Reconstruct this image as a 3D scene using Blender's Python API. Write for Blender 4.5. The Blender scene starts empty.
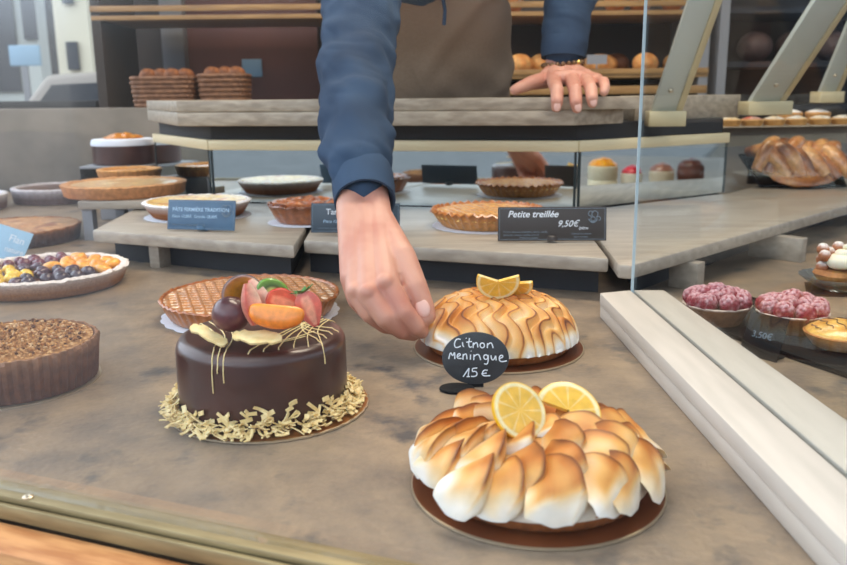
import bpy, bmesh, math, random
from mathutils import Vector, Matrix, noise
from math import sin, cos, pi, radians, sqrt, atan2, hypot
rnd = random.Random(7)
SC = bpy.context.scene
COL = SC.collection

# ------------------------------------------------------------------ camera
PITCH, ROLL, FPX, CAMH = radians(12.8), radians(.6), 823.0, .28
SP, CP, SR, CR = sin(PITCH), cos(PITCH), sin(ROLL), cos(ROLL)
cam = bpy.data.cameras.new('camera'); co = bpy.data.objects.new('camera', cam); COL.objects.link(co)
cam.sensor_width = 36; cam.lens = FPX / 847 * 36
cam.clip_start = .02; cam.clip_end = 200
co.location = (0, 0, CAMH)
_fw = Vector((0, CP, -SP)); _dn0 = Vector((0, -SP, -CP)); _rt0 = Vector((1, 0, 0))
_rt = _rt0 * CR + _dn0 * SR      # image right in the world
_dn = -_rt0 * SR + _dn0 * CR
_m = Matrix((_rt, -_dn, -_fw)).transposed()
co.rotation_euler = _m.to_euler()
cam.dof.use_dof = True; cam.dof.focus_distance = .86; cam.dof.aperture_fstop = 9.0
SC.camera = co

def _uv(x, y):
    a, b = (x - 423.5) / FPX, (y - 282.5) / FPX
    return a * CR - b * SR, a * SR + b * CR
def gp(x, y, z=0.0):
    "point of a horizontal plane at height z"
    u, v = _uv(x, y); t = (CAMH - z) / (SP + v * CP)
    return Vector((u * t, t * (CP - v * SP), z))
def dp(x, y, Y):
    "point at distance Y"
    u, v = _uv(x, y); t = Y / (CP - v * SP)
    return Vector((u * t, Y, CAMH - t * (SP + v * CP)))

# ------------------------------------------------------------------ colour and materials
def lin(c):
    if isinstance(c, str):
        c = tuple(int(c[i:i + 2], 16) for i in (0, 2, 4))
    r = []
    for v in c[:3]:
        v = v / 255
        r.append(v / 12.92 if v <= .04045 else ((v + .055) / 1.055) ** 2.4)
    return tuple(r)
def mix(a, b, t):
    t = min(1, max(0, t)); return tuple(x + (y - x) * t for x, y in zip(a, b))
def ramp(stops, t):
    if t <= stops[0][0]: return stops[0][1]
    for (a, ca), (b, cb) in zip(stops, stops[1:]):
        if t <= b: return mix(ca, cb, (t - a) / (b - a))
    return stops[-1][1]
def sstep(a, b, x):
    t = min(1, max(0, (x - a) / (b - a))); return t * t * (3 - 2 * t)

def newmat(name):
    m = bpy.data.materials.new(name); m.use_nodes = True
    return m, m.node_tree.nodes, m.node_tree.links, m.node_tree.nodes['Principled BSDF']
def mat(name, c, rough=.5, metal=0., c2=None, scale=30., stretch=(1, 1, 1), detail=4., bump=0., bscale=None,
        spec=.5, sss=0., coat=0., contrast=(.35, .65), c3=None, scale3=6.):
    m, N, L, P = newmat(name)
    P.inputs['Roughness'].default_value = rough; P.inputs['Metallic'].default_value = metal
    P.inputs['Specular IOR Level'].default_value = spec
    if coat: P.inputs['Coat Weight'].default_value = coat; P.inputs['Coat Roughness'].default_value = .08
    if sss:
        P.inputs['Subsurface Weight'].default_value = sss; P.inputs['Subsurface Radius'].default_value = (.012, .005, .003)
        P.inputs['Subsurface Scale'].default_value = .6
    col = lin(c)
    P.inputs['Base Color'].default_value = (*col, 1)
    tc = N.new('ShaderNodeTexCoord'); mp = N.new('ShaderNodeMapping'); mp.inputs['Scale'].default_value = stretch
    L.new(tc.outputs['Object'], mp.inputs['Vector'])
    if c2:
        n = N.new('ShaderNodeTexNoise'); n.inputs['Scale'].default_value = scale; n.inputs['Detail'].default_value = detail; n.inputs['Roughness'].default_value = .7 if detail > 8 else .5
        L.new(mp.outputs[0], n.inputs['Vector'])
        r = N.new('ShaderNodeValToRGB'); r.color_ramp.elements[0].position = contrast[0]; r.color_ramp.elements[1].position = contrast[1]
        r.color_ramp.elements[0].color = (*col, 1); r.color_ramp.elements[1].color = (*lin(c2), 1)
        L.new(n.outputs['Fac'], r.inputs[0])
        out = r.outputs[0]
        if c3:
            n3 = N.new('ShaderNodeTexNoise'); n3.inputs['Scale'].default_value = scale3; n3.inputs['Detail'].default_value = 6
            n3.inputs['Roughness'].default_value = .65
            L.new(mp.outputs[0], n3.inputs['Vector'])
            r3 = N.new('ShaderNodeValToRGB'); r3.color_ramp.elements[0].position = .56; r3.color_ramp.elements[1].position = .70
            L.new(n3.outputs['Fac'], r3.inputs[0])
            mx = N.new('ShaderNodeMix'); mx.data_type = 'RGBA'
            L.new(r3.outputs[0], mx.inputs[0]); L.new(out, mx.inputs[6]); mx.inputs[7].default_value = (*lin(c3), 1)
            out = mx.outputs[2]
        L.new(out, P.inputs['Base Color'])
    if bump:
        b = N.new('ShaderNodeTexNoise'); b.inputs['Scale'].default_value = bscale or scale; b.inputs['Detail'].default_value = 5
        L.new(mp.outputs[0], b.inputs['Vector'])
        bp = N.new('ShaderNodeBump'); bp.inputs['Strength'].default_value = bump; bp.inputs['Distance'].default_value = .002
        L.new(b.outputs['Fac'], bp.inputs['Height']); L.new(bp.outputs[0], P.inputs['Normal'])
    return m
def matv(name, rough=.5, spec=.5, sss=0., coat=0., nscale=90., namp=.25, bump=0., bscale=200.):
    "base colour from the mesh's colour attribute, broken up by noise"
    m, N, L, P = newmat(name)
    P.inputs['Roughness'].default_value = rough; P.inputs['Specular IOR Level'].default_value = spec
    if coat: P.inputs['Coat Weight'].default_value = coat; P.inputs['Coat Roughness'].default_value = .1
    if sss:
        P.inputs['Subsurface Weight'].default_value = sss; P.inputs['Subsurface Radius'].default_value = (.006, .004, .003)
        P.inputs['Subsurface Scale'].default_value = .5
    a = N.new('ShaderNodeAttribute'); a.attribute_name = 'Col'
    tc = N.new('ShaderNodeTexCoord')
    n = N.new('ShaderNodeTexNoise'); n.inputs['Scale'].default_value = nscale; n.inputs['Detail'].default_value = 5
    L.new(tc.outputs['Object'], n.inputs['Vector'])
    mr = N.new('ShaderNodeMapRange'); mr.inputs[1].default_value = .3; mr.inputs[2].default_value = .7
    mr.inputs[3].default_value = 1 - namp; mr.inputs[4].default_value = 1 + namp * .6
    L.new(n.outputs['Fac'], mr.inputs[0])
    mx = N.new('ShaderNodeVectorMath'); mx.operation = 'SCALE'
    L.new(a.outputs['Color'], mx.inputs[0]); L.new(mr.outputs[0], mx.inputs['Scale'])
    L.new(mx.outputs[0], P.inputs['Base Color'])
    if bump:
        b = N.new('ShaderNodeTexNoise'); b.inputs['Scale'].default_value = bscale; b.inputs['Detail'].default_value = 4
        L.new(tc.outputs['Object'], b.inputs['Vector'])
        bp = N.new('ShaderNodeBump'); bp.inputs['Strength'].default_value = bump; bp.inputs['Distance'].default_value = .001
        L.new(b.outputs['Fac'], bp.inputs['Height']); L.new(bp.outputs[0], P.inputs['Normal'])
    return m
def glassmat(name, tint=(1, 1, 1), refl=1.0, haze=0.0):
    m, N, L, P = newmat(name); N.remove(P)
    o = N['Material Output']
    t = N.new('ShaderNodeBsdfTransparent'); t.inputs[0].default_value = (*tint, 1)
    g = N.new('ShaderNodeBsdfGlossy'); g.inputs['Roughness'].default_value = .02
    f = N.new('ShaderNodeFresnel'); f.inputs['IOR'].default_value = 1.45
    ml = N.new('ShaderNodeMath'); ml.operation = 'MULTIPLY'; ml.inputs[1].default_value = refl
    L.new(f.outputs[0], ml.inputs[0])
    s = N.new('ShaderNodeMixShader'); L.new(ml.outputs[0], s.inputs[0]); L.new(t.outputs[0], s.inputs[1]); L.new(g.outputs[0], s.inputs[2])
    out = s.outputs[0]
    if haze:
        d = N.new('ShaderNodeBsdfDiffuse'); d.inputs[0].default_value = (.8, .85, .9, 1)
        s2 = N.new('ShaderNodeMixShader'); s2.inputs[0].default_value = haze
        L.new(out, s2.inputs[1]); L.new(d.outputs[0], s2.inputs[2]); out = s2.outputs[0]
    L.new(out, o.inputs[0])
    return m

# ------------------------------------------------------------------ mesh builder
class MB:
    def __init__(s): s.v = []; s.f = []; s.c = []
    def add(s, vs, fs, c=(1, 1, 1)):
        o = len(s.v); s.v += [Vector(p) for p in vs]
        s.f += [tuple(i + o for i in f) for f in fs]
        s.c += list(c) if (c and isinstance(c[0], (tuple, list))) else [c] * len(vs)
        return s
    def join(s, other, M=None):
        return s.add([M @ p for p in other.v] if M else other.v, other.f, [tuple(c) for c in other.c])
    def box(s, x0, x1, y0, y1, z0, z1, c=(1, 1, 1), M=None):
        vs = [Vector((x, y, z)) for z in (z0, z1) for y in (y0, y1) for x in (x0, x1)]
        if M: vs = [M @ p for p in vs]
        return s.add(vs, [(0, 2, 3, 1), (4, 5, 7, 6), (0, 1, 5, 4), (1, 3, 7, 5), (3, 2, 6, 7), (2, 0, 4, 6)], c)
    def prism(s, poly, z0, z1, c=(1, 1, 1), M=None):
        n = len(poly)
        if sum(poly[i][0] * poly[(i + 1) % n][1] - poly[(i + 1) % n][0] * poly[i][1] for i in range(n)) < 0: poly = poly[::-1]
        vs = [Vector((p[0], p[1], z)) for z in (z0, z1) for p in poly]
        if M: vs = [M @ p for p in vs]
        return s.add(vs, [tuple(range(n))[::-1], tuple(range(n, 2 * n))] + [(i, (i + 1) % n, n + (i + 1) % n, n + i) for i in range(n)], c)
    def rings(s, rows, cols=None, cap0=True, cap1=True, c=(1, 1, 1)):
        "closed rings of equal count joined into a skin"
        n = len(rows[0]); vs = [p for r in rows for p in r]; fs = []
        for i in range(len(rows) - 1):
            for j in range(n):
                k = (j + 1) % n
                fs.append((i * n + j, i * n + k, (i + 1) * n + k, (i + 1) * n + j))
        cc = [q for r in cols for q in r] if cols else [c] * len(vs)
        if cap0: fs.append(tuple(range(n))[::-1])
        if cap1: fs.append(tuple(range((len(rows) - 1) * n, len(rows) * n)))
        return s.add(vs, fs, cc)
    def lathe(s, prof, n=64, c=(1, 1, 1), rf=None, zf=None, cf=None, ctr=(0, 0), cap0=True, cap1=True):
        rows = []; cols = []
        for i, (r, z) in enumerate(prof):
            row = []; cr = []
            for j in range(n):
                a = 2 * pi * j / n
                rr = rf(r, a, i, z) if rf else r
                zz = zf(z, a, i, r) if zf else z
                row.append(Vector((ctr[0] + rr * cos(a), ctr[1] + rr * sin(a), zz)))
                cr.append(cf(rr, a, i, zz) if cf else c)
            rows.append(row); cols.append(cr)
        return s.rings(rows, cols, cap0, cap1)
    def tube(s, pts, rad, n=10, c=(1, 1, 1), flat=1.0, caps=True):
        pts = [Vector(p) for p in pts]; rows = []
        if not isinstance(rad, (list, tuple)): rad = [rad] * len(pts)
        up = None
        for i, p in enumerate(pts):
            d = (pts[min(i + 1, len(pts) - 1)] - pts[max(i - 1, 0)]).normalized()
            if up is None:
                up = Vector((0, 0, 1)) if abs(d.z) < .9 else Vector((0, 1, 0))
            a = d.cross(up).normalized(); up = a.cross(d).normalized()
            rows.append([p + (a * cos(2 * pi * j / n) + up * sin(2 * pi * j / n) * flat) * rad[i] for j in range(n)])
        return s.rings(rows, None, caps, caps, c)
    def ball(s, ctr, r, n=16, m=10, c=(1, 1, 1), M=None, fn=None, cf=None):
        rows = []; cols = []
        rr = r if isinstance(r, (tuple, list)) else (r, r, r)
        for i in range(m + 1):
            t = -pi / 2 + pi * max(.02, min(.98, i / m))
            row = []; cr = []
            for j in range(n):
                a = 2 * pi * j / n
                d = Vector((cos(t) * cos(a), cos(t) * sin(a), sin(t)))
                k = fn(d) if fn else 1
                p = Vector((d.x * rr[0] * k, d.y * rr[1] * k, d.z * rr[2] * k))
                if M: p = M @ p
                row.append(p + Vector(ctr)); cr.append(cf(d) if cf else c)
            rows.append(row); cols.append(cr)
        return s.rings(rows, cols)
    def field(s, R, fz, fc, rings=50, segs=120, ctr=(0, 0), z0=None):
        "polar height field; closes to z0 below when given"
        rows = []; cols = []
        if z0 is not None:
            rows.append([Vector((ctr[0] + R * cos(2 * pi * j / segs), ctr[1] + R * sin(2 * pi * j / segs), z0)) for j in range(segs)])
            cols.append([fc(R * cos(2 * pi * j / segs), R * sin(2 * pi * j / segs)) for j in range(segs)])
        for i in range(rings + 1):
            r = R * (1 - i / rings) + 1e-5
            row = []; cr = []
            for j in range(segs):
                a = 2 * pi * j / segs; x, y = r * cos(a), r * sin(a)
                row.append(Vector((ctr[0] + x, ctr[1] + y, fz(x, y)))); cr.append(fc(x, y))
            rows.append(row); cols.append(cr)
        return s.rings(rows, cols, z0 is not None, True)
    def build(s, name, m, parent=None, smooth=True, bevel=0, sharp=40, loc=None, bseg=2):
        me = bpy.data.meshes.new(name)
        me.from_pydata([tuple(p) for p in s.v], [], s.f)
        a = me.color_attributes.new('Col', 'FLOAT_COLOR', 'POINT')
        a.data.foreach_set('color', [q for c in s.c for q in (c[0], c[1], c[2], 1.0)])
        if bevel:
            bm = bmesh.new(); bm.from_mesh(me)
            es = [e for e in bm.edges if len(e.link_faces) == 2 and e.calc_face_angle(0) > radians(30)]
            bmesh.ops.bevel(bm, geom=es, offset=bevel, segments=bseg, affect='EDGES', profile=.5, clamp_overlap=True)
            bm.to_mesh(me); bm.free()
        if smooth:
            me.polygons.foreach_set('use_smooth', [True] * len(me.polygons))
            if sharp: me.set_sharp_from_angle(angle=radians(sharp))
        me.materials.append(m); me.update()
        o = bpy.data.objects.new(name, me); COL.objects.link(o)
        if parent: o.parent = parent
        if loc: o.location = loc
        return o
def thing(name, label, cat, loc=(0, 0, 0), rot=(0, 0, 0), group=None):
    o = bpy.data.objects.new(name, None); COL.objects.link(o); o.empty_display_size = .02
    o.location = loc; o.rotation_euler = rot if isinstance(rot, tuple) else (0, 0, rot)
    o['label'] = label; o['category'] = cat
    if group: o['group'] = group
    return o
def tag(o, label, cat, group=None, kind=None):
    o['label'] = label; o['category'] = cat
    if group: o['group'] = group
    if kind: o['kind'] = kind
    return o
def struct(o, label=None):
    o['kind'] = 'structure'
    if label: o['label'] = label
    return o
def curve_obj(name, strokes, rad, m, parent, res=6, cyclic=False):
    cu = bpy.data.curves.new(name, 'CURVE'); cu.dimensions = '3D'; cu.bevel_depth = rad; cu.bevel_resolution = 2; cu.resolution_u = res
    for st in strokes:
        sp = cu.splines.new('NURBS'); sp.points.add(len(st) - 1)
        for q, p in zip(sp.points, st): q.co = (*p, 1)
        sp.use_endpoint_u = True; sp.order_u = min(3, len(st))
    cu.materials.append(m)
    o = bpy.data.objects.new(name, cu); COL.objects.link(o); o.parent = parent
    return o
def text_obj(name, body, size, loc, m, parent, shear=0., rot=(pi / 2, 0, 0), bold=0., align='LEFT', sx=1.):
    cu = bpy.data.curves.new(name, 'FONT'); cu.body = body; cu.size = size; cu.extrude = .0002; cu.shear = shear; cu.offset = bold
    cu.align_x = align; cu.materials.append(m)
    o = bpy.data.objects.new(name, cu); COL.objects.link(o); o.parent = parent; o.location = loc; o.rotation_euler = rot; o.scale = (sx, 1, 1)
    return o
def nz(x, y, z=0., s=1.): return noise.noise(Vector((x * s, y * s, z)))

# ------------------------------------------------------------------ materials
M = {}
M['stone'] = mat('counter_stone', (112, 101, 92), .40, c2=(158, 138, 115), scale=16, detail=12, c3=(84, 82, 82), scale3=15, bump=.35, bscale=160, contrast=(.30, .66))
M['wood'] = mat('shelf_wood', (148, 138, 126), .36, c2=(172, 162, 148), scale=10, stretch=(1, 9, 9), bump=.15)
M['wood_edge'] = mat('grey_counter_wood', (140, 128, 112), .5, c2=(172, 160, 142), scale=7, stretch=(2, 14, 14), bump=.3)
M['beam'] = mat('painted_beam', (200, 192, 182), .45, c2=(212, 203, 193), scale=8, stretch=(9, 1, 9), bump=.1)
M['gold'] = mat('brushed_gold_metal', (160, 146, 110), .48, .6, c2=(138, 124, 92), scale=20, stretch=(1, 8, 8))
M['trim'] = mat('pale_gold_trim', (226, 212, 174), .4, .25)
M['sill'] = mat('orange_wood', (205, 150, 98), .5, c2=(170, 112, 66), scale=22, stretch=(1, 6, 6), bump=.3)
M['sillface'] = mat('grey_brown_plaster', (128, 112, 98), .8, c2=(100, 88, 80), scale=18, bump=.4)
M['black'] = mat('matt_black', (14, 15, 18), .75, spec=.25)
M['slate'] = mat('slate_sign', (36, 40, 45), .45, c2=(46, 50, 56), scale=60)
M['brownsign'] = mat('brown_sign', (52, 46, 44), .45)
M['white'] = mat('chalk_white', (225, 232, 240), .6)
M['dark'] = mat('dark_panel', (22, 26, 34), .6)
M['mirror'] = mat('mirror', (205, 214, 214), .03, 1.0)
M['mirroredge'] = mat('dark_mirror_edge', (24, 40, 42), .3)
M['goldboard'] = mat('gold_card', (206, 152, 92), .3, .55, c2=(160, 100, 56), scale=40)
M['bronzeboard'] = mat('bronze_card', (150, 92, 58), .28, .55, c2=(128, 74, 46), scale=14)
M['foil'] = mat('foil_edge', (205, 190, 165), .3, .8)
M['meringue'] = matv('meringue', .42, .4, sss=.25, nscale=60, namp=.12, bump=.15, bscale=150)
M['pastry'] = matv('pastry', .6, .35, nscale=120, namp=.3, bump=.5, bscale=260)
M['glazed'] = matv('glazed_pastry', .28, .5, coat=.35, nscale=120, namp=.3, bump=.35, bscale=220)
M['fruit'] = matv('fruit', .3, .5, sss=.15, coat=.3, nscale=200, namp=.2, bump=.1, bscale=300)
M['dust'] = matv('sugared', .75, .2, sss=.1, nscale=420, namp=.3, bump=.5, bscale=500)
M['choc'] = mat('chocolate_glaze', (76, 46, 40), .30, c2=(62, 37, 32), scale=30, bump=.06, bscale=35, coat=.25)
M['whitechoc'] = mat('white_chocolate', (240, 218, 164), .5, c2=(228, 200, 140), scale=120, sss=.1)
M['cream'] = mat('whipped_cream', (246, 238, 214), .5, sss=.2)
M['doily'] = mat('paper_doily', (226, 232, 244), .8)
M['lemonpeel'] = matv('lemon', .3, .5, sss=.25, coat=.4, nscale=150, namp=.15)
M['leaf'] = mat('strawberry_leaf', (72, 128, 62), .5, c2=(50, 100, 48), scale=90)
M['skin'] = mat('skin', (206, 153, 132), .5, c2=(188, 124, 106), scale=24, bump=.12, bscale=260, sss=.15, contrast=(.4, .75))
M['nail'] = mat('nail', (226, 180, 166), .3)
M['sweater'] = mat('navy_knit', (42, 58, 80), .85, c2=(54, 74, 99), scale=12, bump=.25, bscale=700, spec=.2)
M['apron'] = mat('taupe_canvas', (150, 128, 108), .85, c2=(162, 140, 119), scale=240, bump=.3, bscale=600, spec=.2)
M['trousers'] = mat('dark_trousers', (40, 42, 50), .9)
M['hair'] = mat('brown_hair', (70, 48, 36), .6)
M['bead'] = mat('brown_bead', (62, 40, 28), .3, c2=(120, 84, 40), scale=60)
M['goldbead'] = mat('gold_bead', (230, 190, 110), .25, 1.)
M['bread'] = matv('bread', .6, .35, nscale=45, namp=.35, bump=.4, bscale=80)
M['shelfgold'] = mat('bread_shelf_wood', (178, 138, 84), .5, c2=(150, 112, 66), scale=10, stretch=(1, 8, 8))
M['backdark'] = mat('back_panel', (44, 36, 32), .7, c2=(58, 46, 38), scale=6)
M['redreflection'] = mat('reddish_reflection', (124, 84, 76), .6, c2=(108, 72, 66), scale=4)  # tone of a building reflected in the shop glass, painted on a panel
M['greypost'] = mat('grey_post', (140, 142, 148), .5)
M['wicker'] = mat('wicker', (140, 98, 68), .6, c2=(106, 70, 48), scale=60)
M['stonewall'] = mat('grey_stone_wall', (118, 112, 104), .8, c2=(140, 132, 122), scale=7, detail=8, bump=.4, bscale=30)
M['bracket'] = mat('bracket_metal', (196, 202, 194), .4, .15)
M['bracketedge'] = mat('bracket_edge', (205, 190, 150), .4, .2)
M['facade'] = mat('cream_facade', (240, 232, 208), .9, c2=(228, 220, 196), scale=1.2)
M['facade2'] = mat('grey_facade', (206, 210, 204), .9, c2=(190, 196, 194), scale=1.2)
M['winglass'] = mat('dark_window_glass', (48, 56, 68), .2)
M['carpaint'] = mat('car_paint', (160, 150, 140), .3)
M['bluesign'] = mat('pale_blue_panel', (150, 186, 212), .6)
M['street'] = mat('asphalt', (110, 110, 112), .9, c2=(96, 96, 98), scale=3)
M['floor'] = mat('dark_floor', (90, 82, 76), .6)
M['ceiling'] = mat('ceiling_paint', (200, 196, 190), .9)
M['frontglass'] = glassmat('window_glass', (.985, .99, .99), .22)
M['divider'] = glassmat('divider_glass', (.95, .965, .965), .13)
M['edgeglass'] = mat('polished_glass_edge', (190, 206, 214), .15)
M['acrylic'] = glassmat('acrylic', (.9, .93, .95), 1.0)
M['dish'] = glassmat('glass_dish', (.86, .92, .95), 1.2, haze=.12)

# ------------------------------------------------------------------ the setting
WD = Vector((.934, -.358, 0)).normalized()        # along the shop window
WN = Vector((.358, .934, 0)).normalized()         # into the shop
W0 = Vector((-.313, .558, 0))
WANG = atan2(WD.y, WD.x)
def wl(s, d): return W0 + WD * s + WN * d         # window frame coordinates
RW = Matrix.Rotation(WANG, 4, 'Z')
def wbox(name, s0, s1, d0, d1, z0, z1, m, parent=None, bevel=0):
    o = MB().box(s0, s1, d0, d1, z0, z1).build(name, m, parent, bevel=bevel)
    if not parent: o.location = W0; o.rotation_euler = (0, 0, WANG)
    return o
# stone display slab
stf = [Vector(p) for p in ((.75, 2.58, 0), (.75, 1.98, 0), (.62, 1.93, 0), (.30, 1.718, 0), (-.40, 1.88, 0), (-.60, 2.15, 0), (-.60, 2.58, 0))]
slab = [wl(-2.2, .0), wl(1.9, .0), Vector((2.6, 1.2, 0)), Vector((2.6, 2.58, 0))] + stf + [Vector((-2.6, 2.58, 0))]
counter = thing('display_counter', 'brown-grey mottled stone slab of the bakery display window', 'counter', (0, 0, -.04))
MB().prism([(p.x, p.y) for p in slab], 0, .04).build('stone_slab', M['stone'], counter, smooth=False)
MB().prism([(p.x, p.y) for p in [wl(-2.2, .03), wl(1.9, .03), Vector((2.5, 1.3, 0)), Vector((2.5, 2.57, 0))] + stf + [Vector((-2.5, 2.57, 0))]], -.74, 0).build('counter_base', M['dark'], counter, smooth=False)
# rail, sill and shop glass
rail = thing('window_rail', 'gold metal rail along the front edge of the stone counter', 'rail', tuple(W0), WANG)
MB().box(-2.2, 1.9, -.015, .0045, .0004, .0062).build('rail_channel', M['gold'], rail, bevel=.0015)
MB().box(-2.2, 1.9, -.0195, -.0152, -.010, .0015).build('rail_lip', M['gold'], rail, bevel=.001)
for px in (28,):
    q = gp(px, 496, .007); q = (q - W0); s, d = q.dot(WD), q.dot(WN)
    MB().lathe([(.0040, .0060), (.0040, .0068), (.003, .0075), (.0012, .0075), (.0006, .0066)], 20, ctr=(s, d)).build('screw', M['foil'], rail)
sill = thing('window_sill', 'orange-brown wooden sill outside the gold rail', 'sill', tuple(W0), WANG)
MB().box(-2.2, 1.9, -.052, -.020, -.05, -.0105).build('sill_board', M['sill'], sill, bevel=.003)
MB().box(-2.2, 1.9, -.049, -.020, -.74, -.0502).build('sill_front', M['sillface'], sill, smooth=False)
g = wbox('window_1', -2.2, 1.9, -.008, -.003, .0064, 1.75, M['frontglass']); struct(g, 'clear shop window pane')
# room shell
struct(MB().box(-6, 6, .9, 5, -.80, -.78).build('floor', M['floor'], smooth=False))
struct(MB().box(-30, 30, -12, .9, -.90, -.80).build('trim_1', M['street'], smooth=False), 'grey pavement outside')
struct(MB().prism([(wl(-1.4, -.05).x, wl(-1.4, -.05).y), (wl(2.2, -.05).x, wl(2.2, -.05).y), (3.4, .9), (3.4, 4.4), (-1.6, 4.4), (-1.6, 1.0)], 1.75, 1.85).build('ceiling', M['ceiling'], smooth=False))
struct(MB().box(-1.25, 3.4, 3.30, 3.40, -.78, 1.75).build('wall_back', M['backdark'], smooth=False))
struct(MB().box(-3.4, -1.25, 3.30, 3.40, -.78, .235).build('wall_left', M['stonewall'], smooth=False))
struct(MB().box(-3.4, -1.25, 3.24, 3.42, .235, .275).build('trim_2', M['dark'], bevel=.004), 'dark blue window sill')
struct(MB().box(-3.4, -1.25, 3.34, 3.35, .275, 1.75).build('window_2', M['frontglass'], smooth=False))
struct(MB().box(-3.2, -.42, 2.60, 2.76, 0, .252).build('wall_left', M['stonewall'], bevel=.006), 'low grey stone wall')

# ------------------------------------------------------------------ serving counter with mirrors
MD = Vector((1, -.243, 0)).normalized()
M0, M1, M2 = Vector((-.452, 1.768, 0)), Vector((.298, 1.588, 0)), Vector((.676, 1.84, 0))
M3 = Vector((-.68, 2.12, 0)); M4 = Vector((1.3, 1.9, 0))
def off(a, b, d):
    t = (b - a).normalized(); return Vector((t.y, -t.x, 0)) * d
sc_ = thing('serving_counter', 'grey wooden serving counter over mirror panels with pale gold strip', 'counter')
def mirror_panel(a, b, nm):
    t = (b - a).normalized(); n = Vector((t.y, -t.x, 0))
    mb = MB().prism([(p.x, p.y) for p in (a, b, b - n * .006, a - n * .006)], .0625, .172)
    mo = mb.build('mirror', M['mirror'], sc_, smooth=False); mo['label'] = 'mirror panel'
    MB().prism([(p.x, p.y) for p in (a + n * .004, b + n * .004, b - n * .008, a - n * .008)], .172, .193).build('gold_strip', M['trim'], sc_, bevel=.001)
    for e, sg in ((a, 1), (b, -1)):
        q = e + t * sg * .002
        MB().prism([(p.x, p.y) for p in (q + n * .0015, q + n * .0015 + t * sg * .005, q - n * .004 + t * sg * .005, q - n * .004)], .0625, .172).build('mirror_edge', M['mirroredge'], sc_, smooth=False)
mirror_panel(M3, M0, 0); mirror_panel(M0, M1, 1); mirror_panel(M1, M2, 2)
# carcass behind the mirrors, dark
def shr(p, dx=0, dy=.012): return (p.x + dx, p.y + dy)
carc = [shr(M3, .012, 0.01), shr(M0, .003), shr(M1, -.002), shr(M2, -.01, .01), (.66, 2.0), (.30, 1.72), (-.40, 1.885), (-.56, 2.13)]
MB().prism(carc, 0, .2245).build('carcass', M['dark'], sc_, smooth=False)
fo = .085
a = M0 + off(M0, M1, fo); b = M1 + off(M0, M1, fo)
top = [(-.635 - .07, 2.16), (a.x - .02, a.y + .005), (b.x - .005, b.y + .002)]
MB().prism(top + [(.385, 1.60), (.36, 1.705), (.29, 1.715), (-.40, 1.88), (-.57, 2.16)], .2245, .2515).build('lower_board', M['wood_edge'], sc_, bevel=.002)
MB().prism(top + [(.40, 1.548), (.40, 1.70), (.29, 1.71), (-.40, 1.875), (-.57, 2.16)], .2520, .2745).build('upper_board', M['wood_edge'], sc_, bevel=.002)
# second counter run to the right
c2 = thing('side_counter', 'grey wooden counter section behind the glass divider on the right', 'counter')
MB().prism([(.43, 1.695), (.72, 1.90), (.70, 2.02), (.43, 1.83)], .2250, .275).build('counter_top', M['wood_edge'], c2, bevel=.002)

# ------------------------------------------------------------------ display shelves
ZS = .061
def shelf(name, label, poly, legs, panel, t=.021):
    o = thing(name, label, 'display shelf', (0, 0, 0))
    MB().prism(poly, ZS - t, ZS).build('shelf_board', M['wood'], o, bevel=.004)
    for (x, y, w, d, ang) in legs:
        Mx = Matrix.Translation((x, y, 0)) @ Matrix.Rotation(ang, 4, 'Z')
        MB().box(-w / 2, w / 2, 0, d, 0, ZS - t - .0003, M=Mx).build('leg', M['wood'], o, bevel=.001)
    MB().prism(panel, 0, ZS - t - .0005).build('back_panel', M['dark'], o, smooth=False)  # dark panel added in place of the deep shade under the shelf
    return o
L0, L1 = gp(92, 230, ZS), gp(303, 246, ZS)
K0, K1 = gp(305, 240, ZS), gp(609, 258, ZS)
an = WANG
def back(p, d): return p + WN * d
def on_mirror(x): return 1.768 - .243 * (x + .452) - .004
shelf('display_shelf', 'low wooden shelf on the left carrying the custard tart', [(L0.x, L0.y), (-.195, L1.y + .007), (-.212, on_mirror(-.212)), (-.45, on_mirror(-.45)), (-.50, 1.83), (-.60, 1.80)],
      [(gp(155, 268).x, gp(155, 268).y, .02, .05, an), (gp(260, 266).x, gp(260, 266).y, .02, .05, an), ], [(back(L0, .052).x, back(L0, .052).y), (-.21, back(L1, .052).y + .01), (-.23, 1.68), (-.45, 1.72), (-.50, 1.76)])
shelf('display_shelf', 'low wooden shelf in the middle carrying the lattice tart and brown sign', [(-.187, K0.y), (K1.x, K1.y), (.288, on_mirror(.288)), (-.204, on_mirror(-.204))],
      [(gp(507, 277).x, gp(507, 277).y, .02, .05, an), (gp(350, 268).x, gp(350, 268).y, .02, .05, an)], [(-.185, back(K0, .052).y), (.252, back(K1, .052).y + .004), (.262, 1.55), (-.19, 1.66)])
R0, R1 = gp(632, 265, ZS), gp(880, 196, ZS)
rd = (R1 - R0).normalized(); rn = Vector((-rd.y, rd.x, 0))
ra = atan2(rd.y, rd.x)
rl = [gp(700, 290), gp(803, 262)]
shelf('display_shelf', 'low wooden shelf on the right carrying the braided pastry', [(K1.x + .006, K1.y - .004), (gp(618, 264, ZS).x, gp(618, 264, ZS).y), (R0.x, R0.y), (R1.x, R1.y), (1.28, 2.1), (.95, 2.16), (.68, 1.832), (.296, 1.575)],
      [(q.x, q.y, .022, .045 if q.x < .5 else .09, ra) for q in rl], [((R0 + rd * .1 + rn * .05).x, (R0 + rd * .1 + rn * .05).y), ((R1 + rn * .095).x, (R1 + rn * .095).y), (.9, 2.0), (.68, 1.8), (.33, 1.57)], t=.02)

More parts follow.
